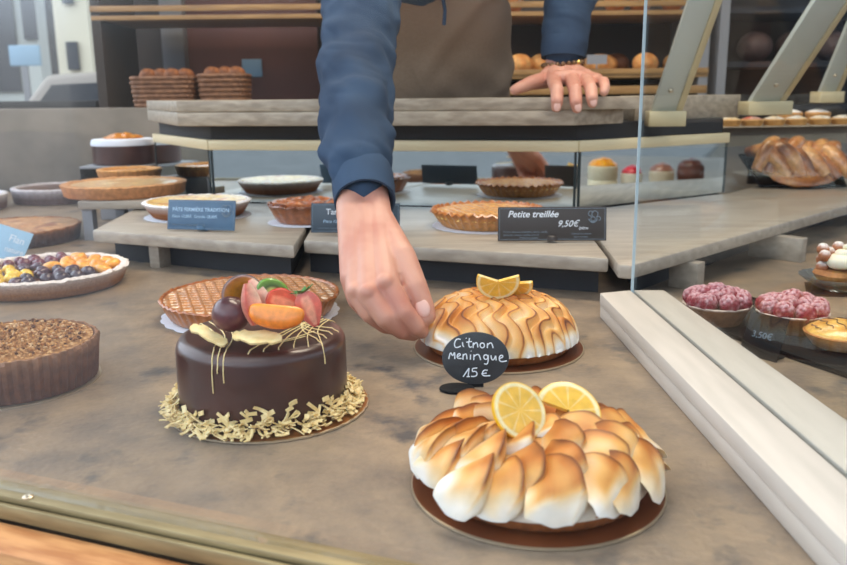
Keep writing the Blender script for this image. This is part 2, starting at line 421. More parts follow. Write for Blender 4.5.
# ------------------------------------------------------------------ beam and glass divider
bm_ = thing('divider_beam', 'pale painted wooden beam dividing the display counter', 'beam')
BL0, BL1 = gp(600, 293, .032), gp(847, 545, .032)
BR0, BR1 = gp(664, 290, .032), gp(847, 420, .032)
def ext_to(p, q, y): t = (y - p.y) / (q.y - p.y); return Vector((p.x + (q.x - p.x) * t, y, 0))
G0_, G1_ = gp(632, 290, .032), gp(847, 475, .032)
yn = .372
bl, br, gl = ext_to(BL0, BL1, yn), ext_to(BR0, BR1, yn - .03), ext_to(G0_, G1_, yn - .01)
MB().prism([(BL0.x, BL0.y), (G0_.x - .0022, G0_.y), (gl.x - .0022, gl.y), (bl.x, bl.y)], .0165, .032).build('beam_board', M['beam'], bm_, bevel=.0012)
MB().prism([(G0_.x + .0022, G0_.y), (BR0.x, BR0.y), (br.x, br.y), (gl.x + .0022, gl.y)], .0165, .032).build('beam_board', M['beam'], bm_, bevel=.0012)
MB().prism([(BL0.x + .0008, BL0.y), (BR0.x, BR0.y), (br.x, br.y), (bl.x + .0008, bl.y)], 0.0002, .0160).build('beam_base', M['beam'], bm_, bevel=.0012)
dg = thing('glass_divider', 'upright clear glass divider standing in the groove of the pale beam', 'glass panel')
MB().prism([(G0_.x - .0015, G0_.y - .002), (G0_.x + .0015, G0_.y - .002), (gl.x + .0015, gl.y), (gl.x - .0015, gl.y)], .0165, 1.2).build('glass_pane', M['divider'], dg, smooth=False)
MB().prism([(G0_.x - .0017, G0_.y - .0019), (G0_.x + .0017, G0_.y - .0019), (G0_.x + .0017, G0_.y + .0002), (G0_.x - .0017, G0_.y + .0002)], .0165, 1.2).build('polished_edge', M['edgeglass'], dg, smooth=False)

# ------------------------------------------------------------------ cake makers
TOAST = [(0, lin((232, 228, 222))), (.25, lin((236, 212, 172))), (.5, lin((226, 172, 98))), (.75, lin((192, 118, 52))), (1, lin((108, 56, 26)))]
def board(name, label, x, y, R, m, h=.0022, scal=0):
    o = thing(name, label, 'cake board', (x, y, 0.0002))
    rf = (lambda r, a, i, z: r * (1 + .006 * sin(scal * a))) if scal else None
    MB().lathe([(R - .0012, h), (R * .5, h + .0001), (.001, h + .0001)], 96, rf=rf, cap0=False).build('card_face', m, o)
    MB().lathe([(R - .001, 0), (R, .0004), (R, h - .0003), (R - .0012, h)], 96, rf=rf, cap1=False).build('foil_rim', M['foil'], o)
    return o
def doily(x, y, z, R, label):
    mb = MB().lathe([(R * .6, 0), (R, .0003), (R, .0009), (R * .6, .0012), (.002, .0012)], 120, rf=lambda r, a, i, zz: r * (1 + (.025 * abs(sin(12 * a)) if r > R * .9 else 0)))
    o = mb.build('paper_doily', M['doily'], None); o.location = (x, y, z)
    return tag(o, label, 'doily')
def crust(R0, R1, h, t, flutes, famp, c_side, c_rim, rimamp=.002, n=None, bump=0):
    "hollow fluted pastry case, base at z 0"
    n = n or max(96, flutes * 4)
    prof = [(R0 - .003, 0), (R0, .0015), (R0 + (R1 - R0) * .35, h * .35), (R0 + (R1 - R0) * .7, h * .7), (R1, h * .93), (R1 - t * .25, h), (R1 - t * .75, h), (R1 - t, h * .9), (R1 - t - .002, h * .55), (.002, h * .5)]
    ph = rnd.random() * 9
    def rf(r, a, i, z):
        k = famp * (.5 + .5 * cos(flutes * a)) if 1 <= i <= 5 else 0
        return r - k + (rimamp * nz(cos(a) * 4 + ph, sin(a) * 4, i * .4, 3) if 3 < i < 9 else 0)
    def zf(z, a, i, r):
        return z + (rimamp * nz(cos(a) * 5, sin(a) * 5 + ph, 3, 3) + bump * cos(flutes * a) if 4 <= i <= 7 else 0)
    def cf(r, a, i, z):
        t_ = sstep(h * .55, h * .92, z) * (1 if i < 8 else .3)
        c = mix(c_side, c_rim, t_)
        return mix(c, tuple(q * .6 for q in c), .5 * (nz(cos(a) * 7, sin(a) * 7, i * .7, 2) + .2))
    return MB().lathe(prof, n, rf=rf, zf=zf, cf=cf)
def lemon_slice(r, t, frac=1.0):
    "round slice in the local XZ plane, frac < 1 for a cut-away wedge"
    mb = MB(); rad = [(0.02, 0), (.30, 1), (.80, 1), (.86, 2), (.93, 3), (1.0, 4)]
    ye, pith, fl, mem = lin((238, 184, 20)), lin((236, 224, 176)), lin((232, 186, 76)), lin((238, 210, 140))
    n = 72; rows = []; cols = []
    m = int(n * frac)
    rows = []
    for side in (1, -1):
        seq = rad if side == 1 else rad[::-1]
        for q, k in seq:
            row = []; cr = []
            for j in range(m + (1 if frac < 1 else 0)):
                a = 2 * pi * j / n
                seg = abs(sin(a * 4.5))
                y = side * t / 2 * (1 if q < .97 else .8)
                row.append(Vector((q * r * cos(a), y, q * r * sin(a))))
                cr.append(ye if q > .97 else (pith if q > .83 else (mem if seg < .22 else fl)))
            rows.append(row); cols.append(cr)
    vs = [p for r_ in rows for p in r_]; cc = [c for r_ in cols for c in r_]; k = len(rows[0]); fs = []
    wrap = frac >= 1
    for i in range(len(rows) - 1):
        for j in range(k if wrap else k - 1):
            j2 = (j + 1) % k
            fs.append((i * k + j, (i + 1) * k + j, (i + 1) * k + j2, i * k + j2))
    if not wrap:
        fs.append(tuple(i * k for i in range(len(rows)))); fs.append(tuple(i * k + k - 1 for i in range(len(rows)))[::-1])
    return mb.add(vs, fs, cc)
def petal(L, W, Hh, p0, ang, drop, curl, seed, tone=0.0, mirror=1):
    """one piped meringue petal: a broad flank rising to a thin crest that leans over its steep side"""
    mb = MB(); m = 26
    sec = []                      # across: (x, z, kind) from the flank foot over the crest to the steep foot and back below
    for i in range(13):
        s_ = i / 12; sec.append((-1 + 1.62 * s_, s_ ** 1.35 * 1.0 + .10 * sin(pi * s_), s_, 0))
    for i in range(1, 7):
        s_ = i / 6; sec.append((.62 + .12 * sin(pi * s_ * .8) - .10 * s_, 1.0 - s_ * 1.1, 1 - s_, 1))
    for i in range(1, 5):
        s_ = i / 5; sec.append((.55 - 1.5 * s_, -.14 - .12 * sin(pi * s_), 0, 2))
    rows = []; cols = []
    for i in range(m + 1):
        u = i / m
        f = sin(pi * min(1, u * .62 + .045)) ** .6 * (1 - sstep(.86, 1.06, u) * .75)
        w = W * .5 * f * (.80 + .34 * u); h = Hh * (sin(pi * min(1, u * .80 + .05)) ** .6) * (1.1 - .15 * u) * (1 - sstep(.85, 1.05, u) * .7)
        a = ang + mirror * curl * (u - .25) * 1.3
        c = Vector((cos(ang), sin(ang), 0)) * L * (u - .12 * u ** 4) + Vector((-sin(ang), cos(ang), 0)) * mirror * curl * L * .5 * (u * u)
        z = -drop * (.45 * u ** 1.5 + .55 * u ** 5)
        side = Vector((-sin(a), cos(a), 0)) * mirror
        row = []; cr = []
        for x, zz, s_, kd in sec:
            q = Vector(p0) + c + side * (x * w) + Vector((0, 0, z + zz * h))
            q += Vector((1, 1, 1)) * .0008 * nz(q.x, q.y, q.z * 60 + seed, 110)
            n1 = nz(q.x, q.y, seed, 60)
            if kd == 0: t = .10 + .40 * sstep(.02, .55, s_) + .12 * sstep(.72, .95, s_) + .40 * sstep(.92, 1, s_) + .32 * n1
            elif kd == 1: t = .34 + .45 * sstep(.6, 1, s_) + .15 * n1
            else: t = .15
            t = (t + tone) * (1 - .90 * sstep(.76, 1.02, u + .18 * n1)) * (.75 + .25 * sstep(0, .2, u))
            row.append(q); cr.append(ramp(TOAST, t))
        if mirror < 0: row = row[::-1]; cr = cr[::-1]
        rows.append(row); cols.append(cr)
    return mb.rings(rows[::-1], cols[::-1])

# ------------------------------------------------------------------ lemon meringue tart in front
NX, NY = .0816, .558
board('cake_board', 'round bronze cake board under the front lemon meringue tart', NX, NY, .0924, M['bronzeboard'])
t1 = thing('meringue_tart', 'toasted lemon meringue tart of broad petals nearest the camera', 'tart', (NX, NY, .0026))
cr_s, cr_r = lin((150, 92, 54)), lin((176, 112, 64))
crust(.076, .0805, .013, .006, 60, .0008, cr_s, cr_r, .001).build('crust', M['pastry'], t1)
def dome(R, Hh, zb):
    def fz(x, y):
        r = min(1, hypot(x, y) / R); return zb + Hh * (1 - r ** 2.6) ** .8
    return fz
MB().field(.0805, dome(.082, .035, .012), lambda x, y: ramp(TOAST, (.42 + .3 * nz(x, y, 0, 60)) * sstep(.082, .066, hypot(x, y)) + .06), 24, 96, z0=.010).build('meringue_base', M['meringue'], t1)
k = 0
for ring, (n, r0, L, W, Hh, z, drop, curl, ph, dl) in enumerate([(17, .055, .043, .046, .0175, .0320, .0215, .30, .1, .66), (13, .036, .044, .043, .0155, .0385, .0110, .4, .35, .62), (8, .015, .036, .036, .0135, .0440, .005, .5, .0, .7), (3, .003, .028, .028, .010, .0475, .002, .6, .6, .6)]):
    for i in range(n):
        a = 2 * pi * i / n + ph + rnd.uniform(-.08, .08)
        p0 = (r0 * cos(a), r0 * sin(a), z + rnd.uniform(-.0015, .0025))
        petal(L * rnd.uniform(.9, 1.12), W * rnd.uniform(.9, 1.12), Hh * rnd.uniform(.85, 1.2), p0, a + dl + rnd.uniform(-.16, .16), drop * rnd.uniform(.85, 1.1), -curl * rnd.uniform(.3, 1.5), 100 + k, rnd.uniform(-.04, .22)).build('meringue_petal', M['meringue'], t1, sharp=75); k += 1
ls = lemon_slice(.021, .0035).build('lemon_slice', M['lemonpeel'], t1); ls['label'] = 'lemon slice standing with its yellow rind upright'
q = dp(519, 411, .540); ls.location = (q.x - NX, q.y - NY, q.z - .0026); ls.rotation_euler = (radians(-38), radians(10), radians(24))
ls = lemon_slice(.024, .0035, .55).build('lemon_slice', M['lemonpeel'], t1); ls['label'] = 'half lemon slice lying back on the petals'
q = dp(568, 410, .555); ls.location = (q.x - NX, q.y - NY, q.z - .0036); ls.rotation_euler = (radians(-60), radians(26), radians(-24))

# ------------------------------------------------------------------ lemon meringue tart behind
FX, FY = .0843, .8967
board('cake_board', 'round bronze cake board under the meringue tart by the hand', FX, FY, .0958, M['bronzeboard'])
t2 = thing('meringue_tart', 'swirled lemon meringue tart with dark toasted ridges beside the hand', 'tart', (FX, FY, .0026))
crust(.079, .083, .014, .006, 60, .0008, lin((160, 98, 52)), lin((186, 120, 64)), .001).build('crust', M['pastry'], t2)
RM = .090
def swirl(x, y):
    r = hypot(x, y) / RM; th = atan2(y, x)
    u = x * 395 + 2.7 * sin(y * 175 + x * 40 + 1.5 * nz(x, y, 8, 30)) + 1.6 * nz(x, y, 3, 38)
    f = (u / (2 * pi)) % 1.0
    g = f / .72 if f < .72 else (1 - f) / .28           # slow rise, sharp fall
    return f, g, r
def fz(x, y):
    f, g, r = swirl(x, y)
    base = .012 + .044 * max(0, 1 - min(1, r) ** 3.2) ** .6
    k = sstep(1.0, .82, r)
    return base + (.0080 * sin(pi / 2 * g) - .002) * (.35 + .65 * k) + .0012 * nz(x, y, 1, 90)
def fc(x, y):
    f, g, r = swirl(x, y)
    t = .36 + .32 * g + (.36 * sstep(.80, 1, g)) + .34 * nz(x, y, 5, 34)
    t -= .62 * sstep(.90, 1.0, r + .08 * nz(x, y, 6, 30)) - .08 * sstep(.5, .1, r)
    return ramp(TOAST, t)
mb = MB(); mb.field(RM, fz, fc, 130, 460, z0=.0125)
mb.build('meringue', M['meringue'], t2, sharp=0)
ls = lemon_slice(.0235, .004, .62).build('lemon_slice', M['lemonpeel'], t2); ls['label'] = 'lemon slice with yellow rind in front'
q = dp(498, 281, .868); ls.location = (q.x - FX, q.y - FY, q.z - .0026); ls.rotation_euler = (radians(-24), radians(20 + 180), radians(8))
ls = lemon_slice(.021, .004, .55).build('lemon_slice', M['lemonpeel'], t2); ls['label'] = 'paler lemon slice tucked behind'
q = dp(514, 283, .885); ls.location = (q.x - FX, q.y - FY, q.z - .0026); ls.rotation_euler = (radians(-35), radians(184), radians(-15))

# ------------------------------------------------------------------ oval slate sign
q = gp(463, 390)
os_ = thing('price_sign', 'oval black slate sign chalked Citron Meringue 15 euro between the meringue tarts', 'price sign', (q.x, q.y, .0), 0)
MB().lathe([(.0165, 0.0003), (.017, .001), (.017, .0025), (.0165, .003), (.001, .003)], 48).build('foot', M['black'], os_)
os_.children[0].scale = (1.0, .8, 1); os_.children[0].location = (-.006, .0, 0)
c_ = dp(475.5, 358, .772); lc = c_ - Vector((q.x, q.y, 0))
pl = bpy.data.objects.new('tmp', None)
TL = radians(-12)
def opt(cx, cy, d=0.):     # crop units -> sign plane
    kx = .0329 / 255
    x, z = (cx - 320) * kx, -(cy - 275) * kx
    return Vector((lc.x + x, lc.y + z * sin(-TL) * 1.0 - d * cos(TL), lc.z + z * cos(TL) + d * sin(-TL) * -1))
row = lambda d, kk: [opt(320 + 255 * kk * cos(2 * pi * j / 64), 275 + 197 * kk * sin(2 * pi * j / 64), d) for j in range(64)]
MB().rings([row(-.001, .97), row(-.0007, 1), row(.0007, 1), row(.001, .97)][::-1]).build('plaque', M['slate'], os_)
MB().rings([[opt(320 + sx * w, yy, d) for sx, d in ((-1, -.0005), (1, -.0005), (1, .0005), (-1, .0005))] for yy, w in ((440, 70), (470, 60), (530, 58), (590, 62), (655, 62))]).build('stem', M['black'], os_)
def circ(cx, cy, r): return [(cx + r * cos(a * pi / 4 - .8), cy + r * 1.1 * sin(a * pi / 4 - .8)) for a in range(9)]
strokes = [[(207, 128), (182, 118), (160, 150), (162, 188), (188, 190), (208, 178)], [(222, 148), (222, 185), (234, 182)], [(248, 116), (252, 122)],
           [(276, 118), (266, 165), (276, 194), (292, 184)], [(250, 150), (294, 144)], [(302, 194), (304, 152)], [(304, 172), (320, 152), (336, 156), (338, 190)], circ(372, 175, 18),
           [(410, 196), (412, 158)], [(412, 174), (430, 152), (448, 164), (454, 196)],
           [(116, 276), (128, 212), (146, 262), (164, 208), (162, 276)], [(178, 258), (208, 252), (200, 232), (180, 244), (180, 276), (214, 272)],
           [(224, 282), (226, 238)], [(226, 252), (242, 234), (254, 246), (254, 280)], [(282, 242), (280, 282)], [(286, 214), (288, 220)],
           [(306, 286), (308, 242)], [(308, 260), (330, 238), (352, 252), (358, 286)], circ(398, 264, 17),
           [(416, 248), (418, 296), (404, 324), (384, 314)], [(438, 250), (438, 284), (462, 288), (472, 254)], [(474, 254), (476, 290)],
           [(500, 276), (530, 270), (524, 248), (500, 258), (500, 296), (528, 302), (558, 294)],
           [(224, 412), (270, 346)], [(270, 346), (262, 412)], [(250, 412), (276, 412)], [(332, 346), (296, 350)], [(296, 350), (290, 378), (318, 368), (334, 392), (316, 414), (284, 410)],
           [(362, 392), (404, 386)], [(410, 366), (386, 358), (368, 386), (376, 412), (430, 406)]]
curve_obj('lettering', [[opt(x, y, .0012) for x, y in s] for s in strokes], .00062, M['white'], os_)

# ------------------------------------------------------------------ chocolate cake
CX, CY = -.1441, .7253
board('cake_board', 'round gold cake board under the chocolate cake', CX, CY, .0918, M['goldboard'], scal=40)
t3 = thing('chocolate_cake', 'glossy dark chocolate cake topped with fresh fruit', 'cake', (CX - .005, CY, .0026))
RC, HC = .0765, .0705
prof = [(RC - .004, 0), (RC, .002), (RC + .0005, .03), (RC, HC - .013)] + [(RC - .011 + .011 * cos(a * pi / 16), HC - .013 + .0115 * sin(a * pi / 16)) for a in range(1, 9)] + [(.045, HC), (.002, HC + .0003)]
MB().lathe(prof, 128, rf=lambda r, a, i, z: r + .0007 * nz(cos(a), sin(a), z * 30, 3)).build('glaze', M['choc'], t3)
def ontop(x, y): # surface point of the cake
    r = hypot(x, y)
    if r < RC - .011: return Vector((x, y, HC))
    k = min(1, (r - RC + .011) / .011)
    return Vector((x, y, HC - .013 + .0115 * sqrt(max(0, 1 - k * k))))
st = []
def dr(p, q, bend, drop=0):
    p, q = Vector(p), Vector(q); n = Vector((-(q - p).y, (q - p).x)); pts = []
    for i in range(49):
        u = i / 48; w = p + (q - p) * u + n * bend * sin(pi * u)
        r = w.length
        if r > RC - .0002: w = w * ((RC - .0002) / r)
        pts.append(ontop(w.x, w.y) + Vector((0, 0, .0004)))
    if drop:
        e = pts[-1]; d = Vector((e.x, e.y, 0)).normalized()
        pts += [Vector((e.x, e.y, 0)) + d * .0012 + Vector((0, 0, HC - .013 - drop * t)) for t in (.2, .5, 1)]
    st.append(pts)
for i in range(3): dr((-.062 + .008 * i, .022 + .004 * i), (-.028 + .005 * i, -.0715 - .002 * i), .10, (.022, .004, .012)[i])
for i in range(6): dr((.064 - .0055 * i, .040 - .004 * i), (.062 - .012 * i, -.044 - .005 * i), -.12 + .02 * i, (.006, .012, .004, .014, .002, .008)[i])
for i in range(4): dr((.02 + .01 * i, .06 - .003 * i), (.071 - .004 * i, -.002 - .012 * i), -.2, .004)
dr((-.02, -.02), (.05, -.01), -.35); dr((-.01, -.03), (.044, -.026), -.3)
curve_obj('drizzle', st, .00055, M['whitechoc'], t3)
TZ = HC
def place(o, px, py, Y, rot=(0, 0, 0)):
    q = dp(px, py, Y); o.location = (q.x - t3.location.x, q.y - t3.location.y, q.z - t3.location.z); o.rotation_euler = tuple(radians(r) for r in rot); return o
# passion fruit: a whole half seen from its skin, a half showing its pulp
def passion(open_):
    mb = MB(); R = .0165
    sk = lambda d: mix(lin((122, 66, 66)), lin((70, 38, 46)), .5 + .5 * d.z)
    if not open_: return mb.ball((0, 0, 0), (R, R, R * .93), 28, 18, fn=lambda d: 1 + .03 * nz(d.x, d.y, d.z, 2.5), cf=sk)
    rows = []; cols = []
    for i in range(10):
        t = pi / 2 * i / 9
        rows.append([Vector((R * 1.12 * sin(t) * cos(a), R * .85 * cos(t), R * 1.12 * sin(t) * sin(a))) for a in [2 * pi * j / 32 for j in range(32)]]); cols.append([lin((92, 86, 100))] * 32)
    rows[0] = [p + Vector((1e-4 * cos(j), 0, 1e-4 * sin(j))) for j, p in enumerate(rows[0])]
    for k, y, c in ((.93, -.0002, (236, 200, 184)), (.84, .001, (240, 170, 96)), (.55, .003, (214, 142, 48)), (.02, .0035, (150, 104, 36))):
        rows.append([Vector((R * 1.12 * k * cos(a), y + .0008 * nz(cos(a) * 3, sin(a) * 3, k * 9, 2), R * 1.12 * k * sin(a))) for a in [2 * pi * j / 32 for j in range(32)]]); cols.append([lin(c)] * 32)
    return mb.rings(rows, cols)
o = place(passion(False).build('passion_fruit', M['fruit'], t3), 231, 314, .683); o['label'] = 'whole wrinkled purple passion fruit'
o = place(passion(True).build('passion_fruit', M['fruit'], t3), 243, 295, .700, (4, 0, 22)); o['label'] = 'halved passion fruit showing orange pulp'
def wedge(L, w, h, cs, ct, n=10):
    "crescent fruit segment, curved belly down"
    mb = MB(); rows = []; cols = []
    for i in range(15):
        u = i / 14; a = pi * (u - .5); s = max(.06, cos(a) ** .6)
        row = []; cr = []
        for j in range(16):
            t = 2 * pi * j / 16
            y, z = cos(t), sin(t)
            row.append(Vector((sin(a) * L / 2, y * w / 2 * s * (1 - .45 * z), z * h / 2 * s - cos(a) * 0 + .07 * L * sin(a) ** 2)))
            cr.append(mix(cs, ct, .5 + .5 * z))
        rows.append(row); cols.append(cr)
    return mb.rings(rows, cols)
o = place(wedge(.047, .020, .021, lin((232, 116, 26)), lin((242, 150, 52))).build('mandarin_segment', M['fruit'], t3), 277, 316, .668, (14, 4, -6))
def figw():
    mb = MB(); rows = []; cols = []
    for i in range(9):
        u = i / 8; s = .15 + sin(pi * min(.999, u * .8 + .12)) ; hw = .0085 * s
        z = (u - .5) * .036
        tri = [(-hw * .9, -.002), (-hw * .3, -.006 * s - .002), (hw * .9, -.002), (hw * .5, .006 * s), (-hw * .5, .006 * s)]
        rows.append([Vector((x, y, z)) for x, y in tri]); cols.append([lin((222, 150, 128)), lin((214, 100, 84)), lin((232, 190, 160)), lin((78, 70, 50)), lin((92, 60, 60))])
    return mb.rings(rows, cols)
o = place(figw().build('fig_wedge', M['fruit'], t3), 252, 304, .676, (-8, -10, 0)); o['label'] = 'pink fig wedge leaning upright'
o = place(figw().build('fig_wedge', M['fruit'], t3), 262, 297, .697, (-8, -38, -20)); o['label'] = 'fig wedge with green skin, leaning right'
def kiwi():
    mb = MB(); rows = []; cols = []
    R = .0155; n = 30
    for y, k, c in ((-.0035, .02, (224, 226, 170)), (-.0036, .3, (200, 214, 120)), (-.0036, .5, (70, 100, 40)), (-.0035, .9, (120, 168, 62)), (-.002, 1, (104, 148, 60)), (.003, 1.0, (84, 120, 54)), (.0035, .9, (120, 168, 62)), (.0036, .02, (210, 220, 150))):
        rows.append([Vector((R * k * cos(2 * pi * j / n), y, R * .8 * k * sin(2 * pi * j / n))) for j in range(n)]); cols.append([lin(c)] * n)
    return mb.rings(rows[::-1], cols[::-1])
place(kiwi().build('kiwi_slice', M['fruit'], t3), 273, 293, .700, (-10, 32, 10))
def strawberry(half):
    mb = MB(); rows = []; cols = []; n = 24
    red, tip, fl = lin((206, 44, 44)), lin((190, 26, 32)), lin((244, 170, 140))
    for i in range(15):
        u = i / 14
        r = .0125 * (sin(pi * (u * .86 + .08)) ** .75) * (1.15 - .55 * u) + .0003
        row = []; cr = []
        for j in range(n):
            t = 2 * pi * j / n; x, y = cos(t), sin(t)
            flat = y < -.25
            yy = max(y, -.12) if half else y
            sd = .0005 * (sin(u * 46) * sin(t * 9)) if not (half and flat) else 0
            row.append(Vector(((r + sd) * x, (r + sd) * yy, .014 - u * .031)))
            cr.append((fl if (abs(x) < .3 and u > .1) else mix(red, fl, .35)) if (half and flat and u < .93) else mix(red, tip, u))
        rows.append(row); cols.append(cr)
    return mb.rings(rows[::-1], cols[::-1])
def calyx():
    mb = MB()
    for i in range(6):
        a = i * pi / 3 + .3; d = Vector((cos(a), sin(a), 0)); s = Vector((-sin(a), cos(a), 0))
        P = [Vector((0, 0, .0145)), d * .005 + s * .003 + Vector((0, 0, .016)), d * .011 + Vector((0, 0, .0185)), d * .005 - s * .003 + Vector((0, 0, .016))]
        mb.add(P + [p + Vector((0, 0, -.0007)) for p in P], [(0, 1, 2, 3), (7, 6, 5, 4), (0, 4, 5, 1), (1, 5, 6, 2), (2, 6, 7, 3), (3, 7, 4, 0)])
    return mb
o = place(strawberry(True).build('strawberry_half', M['fruit'], t3), 309, 308, .690, (-8, -20, 6)); o['label'] = 'strawberry half standing upright with green leaves'
calyx().build('strawberry_leaf', M['leaf'], o)
o = place(strawberry(True).build('strawberry_half', M['fruit'], t3), 283, 302, .688, (20, -66, 0)); o['label'] = 'strawberry half lying over the mandarin segment'
def shard(L, W, seed):
    r_ = random.Random(seed); n = 26; P = []
    for i in range(n):
        a = 2 * pi * i / n
        P.append((L / 2 * (abs(cos(a)) ** .8) * (1 if cos(a) > 0 else -1) + r_.uniform(-.001, .001), W / 2 * (abs(sin(a)) ** .7) * (1 if sin(a) > 0 else -1) * (1 + .3 * r_.uniform(-1, 1))))
    return MB().prism(P, -.0012, .0012)
o = place(shard(.040, .013, 3).build('chocolate_shard', M['whitechoc'], t3, bevel=.0004), 209, 335, .672, (10, 18, -28)); o['label'] = 'long pale gold shard on the left of the fruit'
o = place(shard(.042, .016, 8).build('chocolate_shard', M['whitechoc'], t3, bevel=.0004), 258, 337, .660, (20, 3, -4)); o['label'] = 'broad pale gold shard in front of the fruit'
def sliver(mb, c, L, W, R3, cu):
    rows = []
    for i in range(4):
        u = i / 3 - .5
        p = Vector((u * L, 0, cu * (u * u) * L))
        rows.append([R3 @ (p + Vector((0, y, z))) + c for y, z in ((-W / 2, -.0005), (W / 2, -.0005), (W / 2, .0005), (-W / 2, .0005))])
    return mb.rings(rows)
spots = []
for i in range(430):
    a = rnd.uniform(-pi * 1.12, pi * .22)
    up = rnd.random()
    onside = rnd.random() < .22
    if onside:
        zt = .004 + .018 * rnd.random() * (.4 + .8 * max(0, cos(a + .9)))
        rr = RC + .0025
        e = (rnd.uniform(-.5, .5) + pi / 2, rnd.uniform(-.9, .9), a + pi / 2 + rnd.uniform(-.5, .5))
    else:
        w = rnd.random(); rr = RC + .0035 + (.0115) * w
        zt = .0030 + .0125 * rnd.random() * (1 - w)
        e = (rnd.uniform(-.5, .5), rnd.uniform(-.6, .5), rnd.uniform(0, 2 * pi))
    from mathutils import Euler
    spots.append((Vector((rr * cos(a), rr * sin(a), zt)), rnd.uniform(.006, .014), rnd.uniform(.0018, .0042), Euler(e).to_matrix(), rnd.uniform(-.5, .9), a))
spots.sort(key=lambda s: s[0].y)
for s in spots[:98]: sliver(MB(), *s[:5]).build('chocolate_shaving', M['whitechoc'], t3)
mb = MB()
for s in spots[98:]: sliver(mb, *s[:5])
o = mb.build('chocolate_shaving_pile', M['whitechoc'], t3); o['kind'] = 'stuff'

# ------------------------------------------------------------------ tarts
def tart(name, label, x, y, z, R, h, cside, crim, fill, cat='tart', flutes=40, famp=.0012, t=.007, flare=.006, rimamp=.002, mc='pastry', mf='glazed', dz=0., bump=0, group=None, flevel=.78, rings=44, segs=140):
    o = thing(name, label, cat, (x, y, z + .0003), group=group)
    crust(R - flare, R, h, t, flutes, famp, lin(cside), lin(crim), rimamp, bump=bump).build('crust', M[mc], o)
    fh, fcol = fill
    Ri = R - t - .0005
    MB().field(Ri, lambda a, b: h * flevel + fh(a, b) * sstep(1.02, .85, hypot(a, b) / Ri), fcol, rings, segs, z0=h * .55).build('filling', M[mf], o)
    return o
def noisy(amp, sc, c1, c2, c3=None, csc=None, seed=0.):
    c1, c2 = lin(c1), lin(c2); c3 = lin(c3) if c3 else c2
    def fh(x, y): return amp * (nz(x, y, seed, sc) + .5 * nz(x, y, seed + 4, sc * 2.3))
    def fc(x, y):
        k = nz(x, y, seed + 9, csc or sc) + .4 * nz(x, y, seed, (csc or sc) * 3)
        return mix(c1, c2, .5 + .8 * k) if k < .15 else mix(c2, c3, (k - .15) * 3)
    return fh, fc
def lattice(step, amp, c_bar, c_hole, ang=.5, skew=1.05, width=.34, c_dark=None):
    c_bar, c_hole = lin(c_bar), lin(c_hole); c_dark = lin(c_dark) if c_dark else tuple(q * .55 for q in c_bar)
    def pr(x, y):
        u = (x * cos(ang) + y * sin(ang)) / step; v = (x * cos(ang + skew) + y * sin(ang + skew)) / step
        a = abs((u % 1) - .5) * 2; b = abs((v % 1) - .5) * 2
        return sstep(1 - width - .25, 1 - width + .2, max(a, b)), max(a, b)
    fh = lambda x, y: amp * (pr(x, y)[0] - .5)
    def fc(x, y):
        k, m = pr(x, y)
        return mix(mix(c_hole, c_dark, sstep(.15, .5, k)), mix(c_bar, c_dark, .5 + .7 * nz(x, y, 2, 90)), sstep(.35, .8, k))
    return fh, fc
# lattice tart behind the chocolate cake
LX, LY = -.2292, 1.0611
doily(LX, LY, .0003, .114, 'white paper doily under the large lattice tart')
tart('lattice_tart', 'large glazed lattice tart on the stone behind the chocolate cake', LX, LY, .0015, .1175, .026, (190, 122, 66), (176, 104, 52), lattice(.0132, .0035, (204, 134, 72), (250, 226, 200), .35, 1.15, .36), flutes=56, famp=.0014, bump=.0006, mc='glazed', flare=.012, rings=90, segs=320, flevel=.92, t=.006)  # pale hole colour paints in the highlights between the lattice bars
# nut tart
t5 = tart('nut_tart', 'brown nut crumble tart with fluted side at the left edge', -.4161, .7961, .001, .0835, .043, (112, 66, 40), (150, 108, 80), noisy(.0035, 260, (120, 78, 46), (196, 146, 92), (214, 176, 128), 240), flutes=56, famp=.0022, flare=.0045, t=.006, mf='dust', flevel=.98, rings=70, segs=260)
cb = MB()
for i in range(420):
    a, r = rnd.uniform(0, 2 * pi), .072 * sqrt(rnd.random())
    s = rnd.uniform(.0009, .0022); cc = lin(rnd.choice([(212, 160, 100), (170, 116, 68), (92, 58, 36), (220, 184, 140)]))
    cb.ball((r * cos(a), r * sin(a), .0445 + rnd.uniform(-.0008, .002)), (s, s * rnd.uniform(.6, 1.2), s * .7), 6, 4, cc)
o = cb.build('nut_crumbs', M['dust'], t5); o['kind'] = 'stuff'
MB().lathe([(.0815, 0), (.0815, .0012), (.070, .0016)], 96).build('tin_base', M['foil'], t5).location = (0, 0, -.0012)
# mixed fruit tart
FRX, FRY = -.5837, 1.2409
t6 = tart('fruit_tart', 'mixed fruit tart with purple berries and orange fruit, white sugared rim', FRX, FRY, .001, .1245, .028, (168, 118, 78), (236, 226, 220), noisy(.002, 60, (90, 40, 40), (150, 90, 40), None, 40), flutes=30, famp=.001, flare=.012, t=.014, mc='dust', flevel=.72, rimamp=.003)
fruits = [('plum_piece', (66, 34, 54), (.012, .009, .006)), ('apricot_piece', (236, 150, 44), (.013, .011, .008)), ('mirabelle', (226, 180, 60), (.0095, .0095, .008)), ('blackberry', (52, 32, 48), (.009, .009, .008)), ('cherry', (96, 26, 50), (.009, .009, .008))]
protos = {}
cands = []
for i in range(9):
    for j in range(10):
        x = (i - 4) * .0235 + (.011 if j % 2 else 0) + rnd.uniform(-.003, .003); y = (j - 4.5) * .021 + rnd.uniform(-.003, .003)
        if hypot(x, y) < .099: cands.append((x, y))
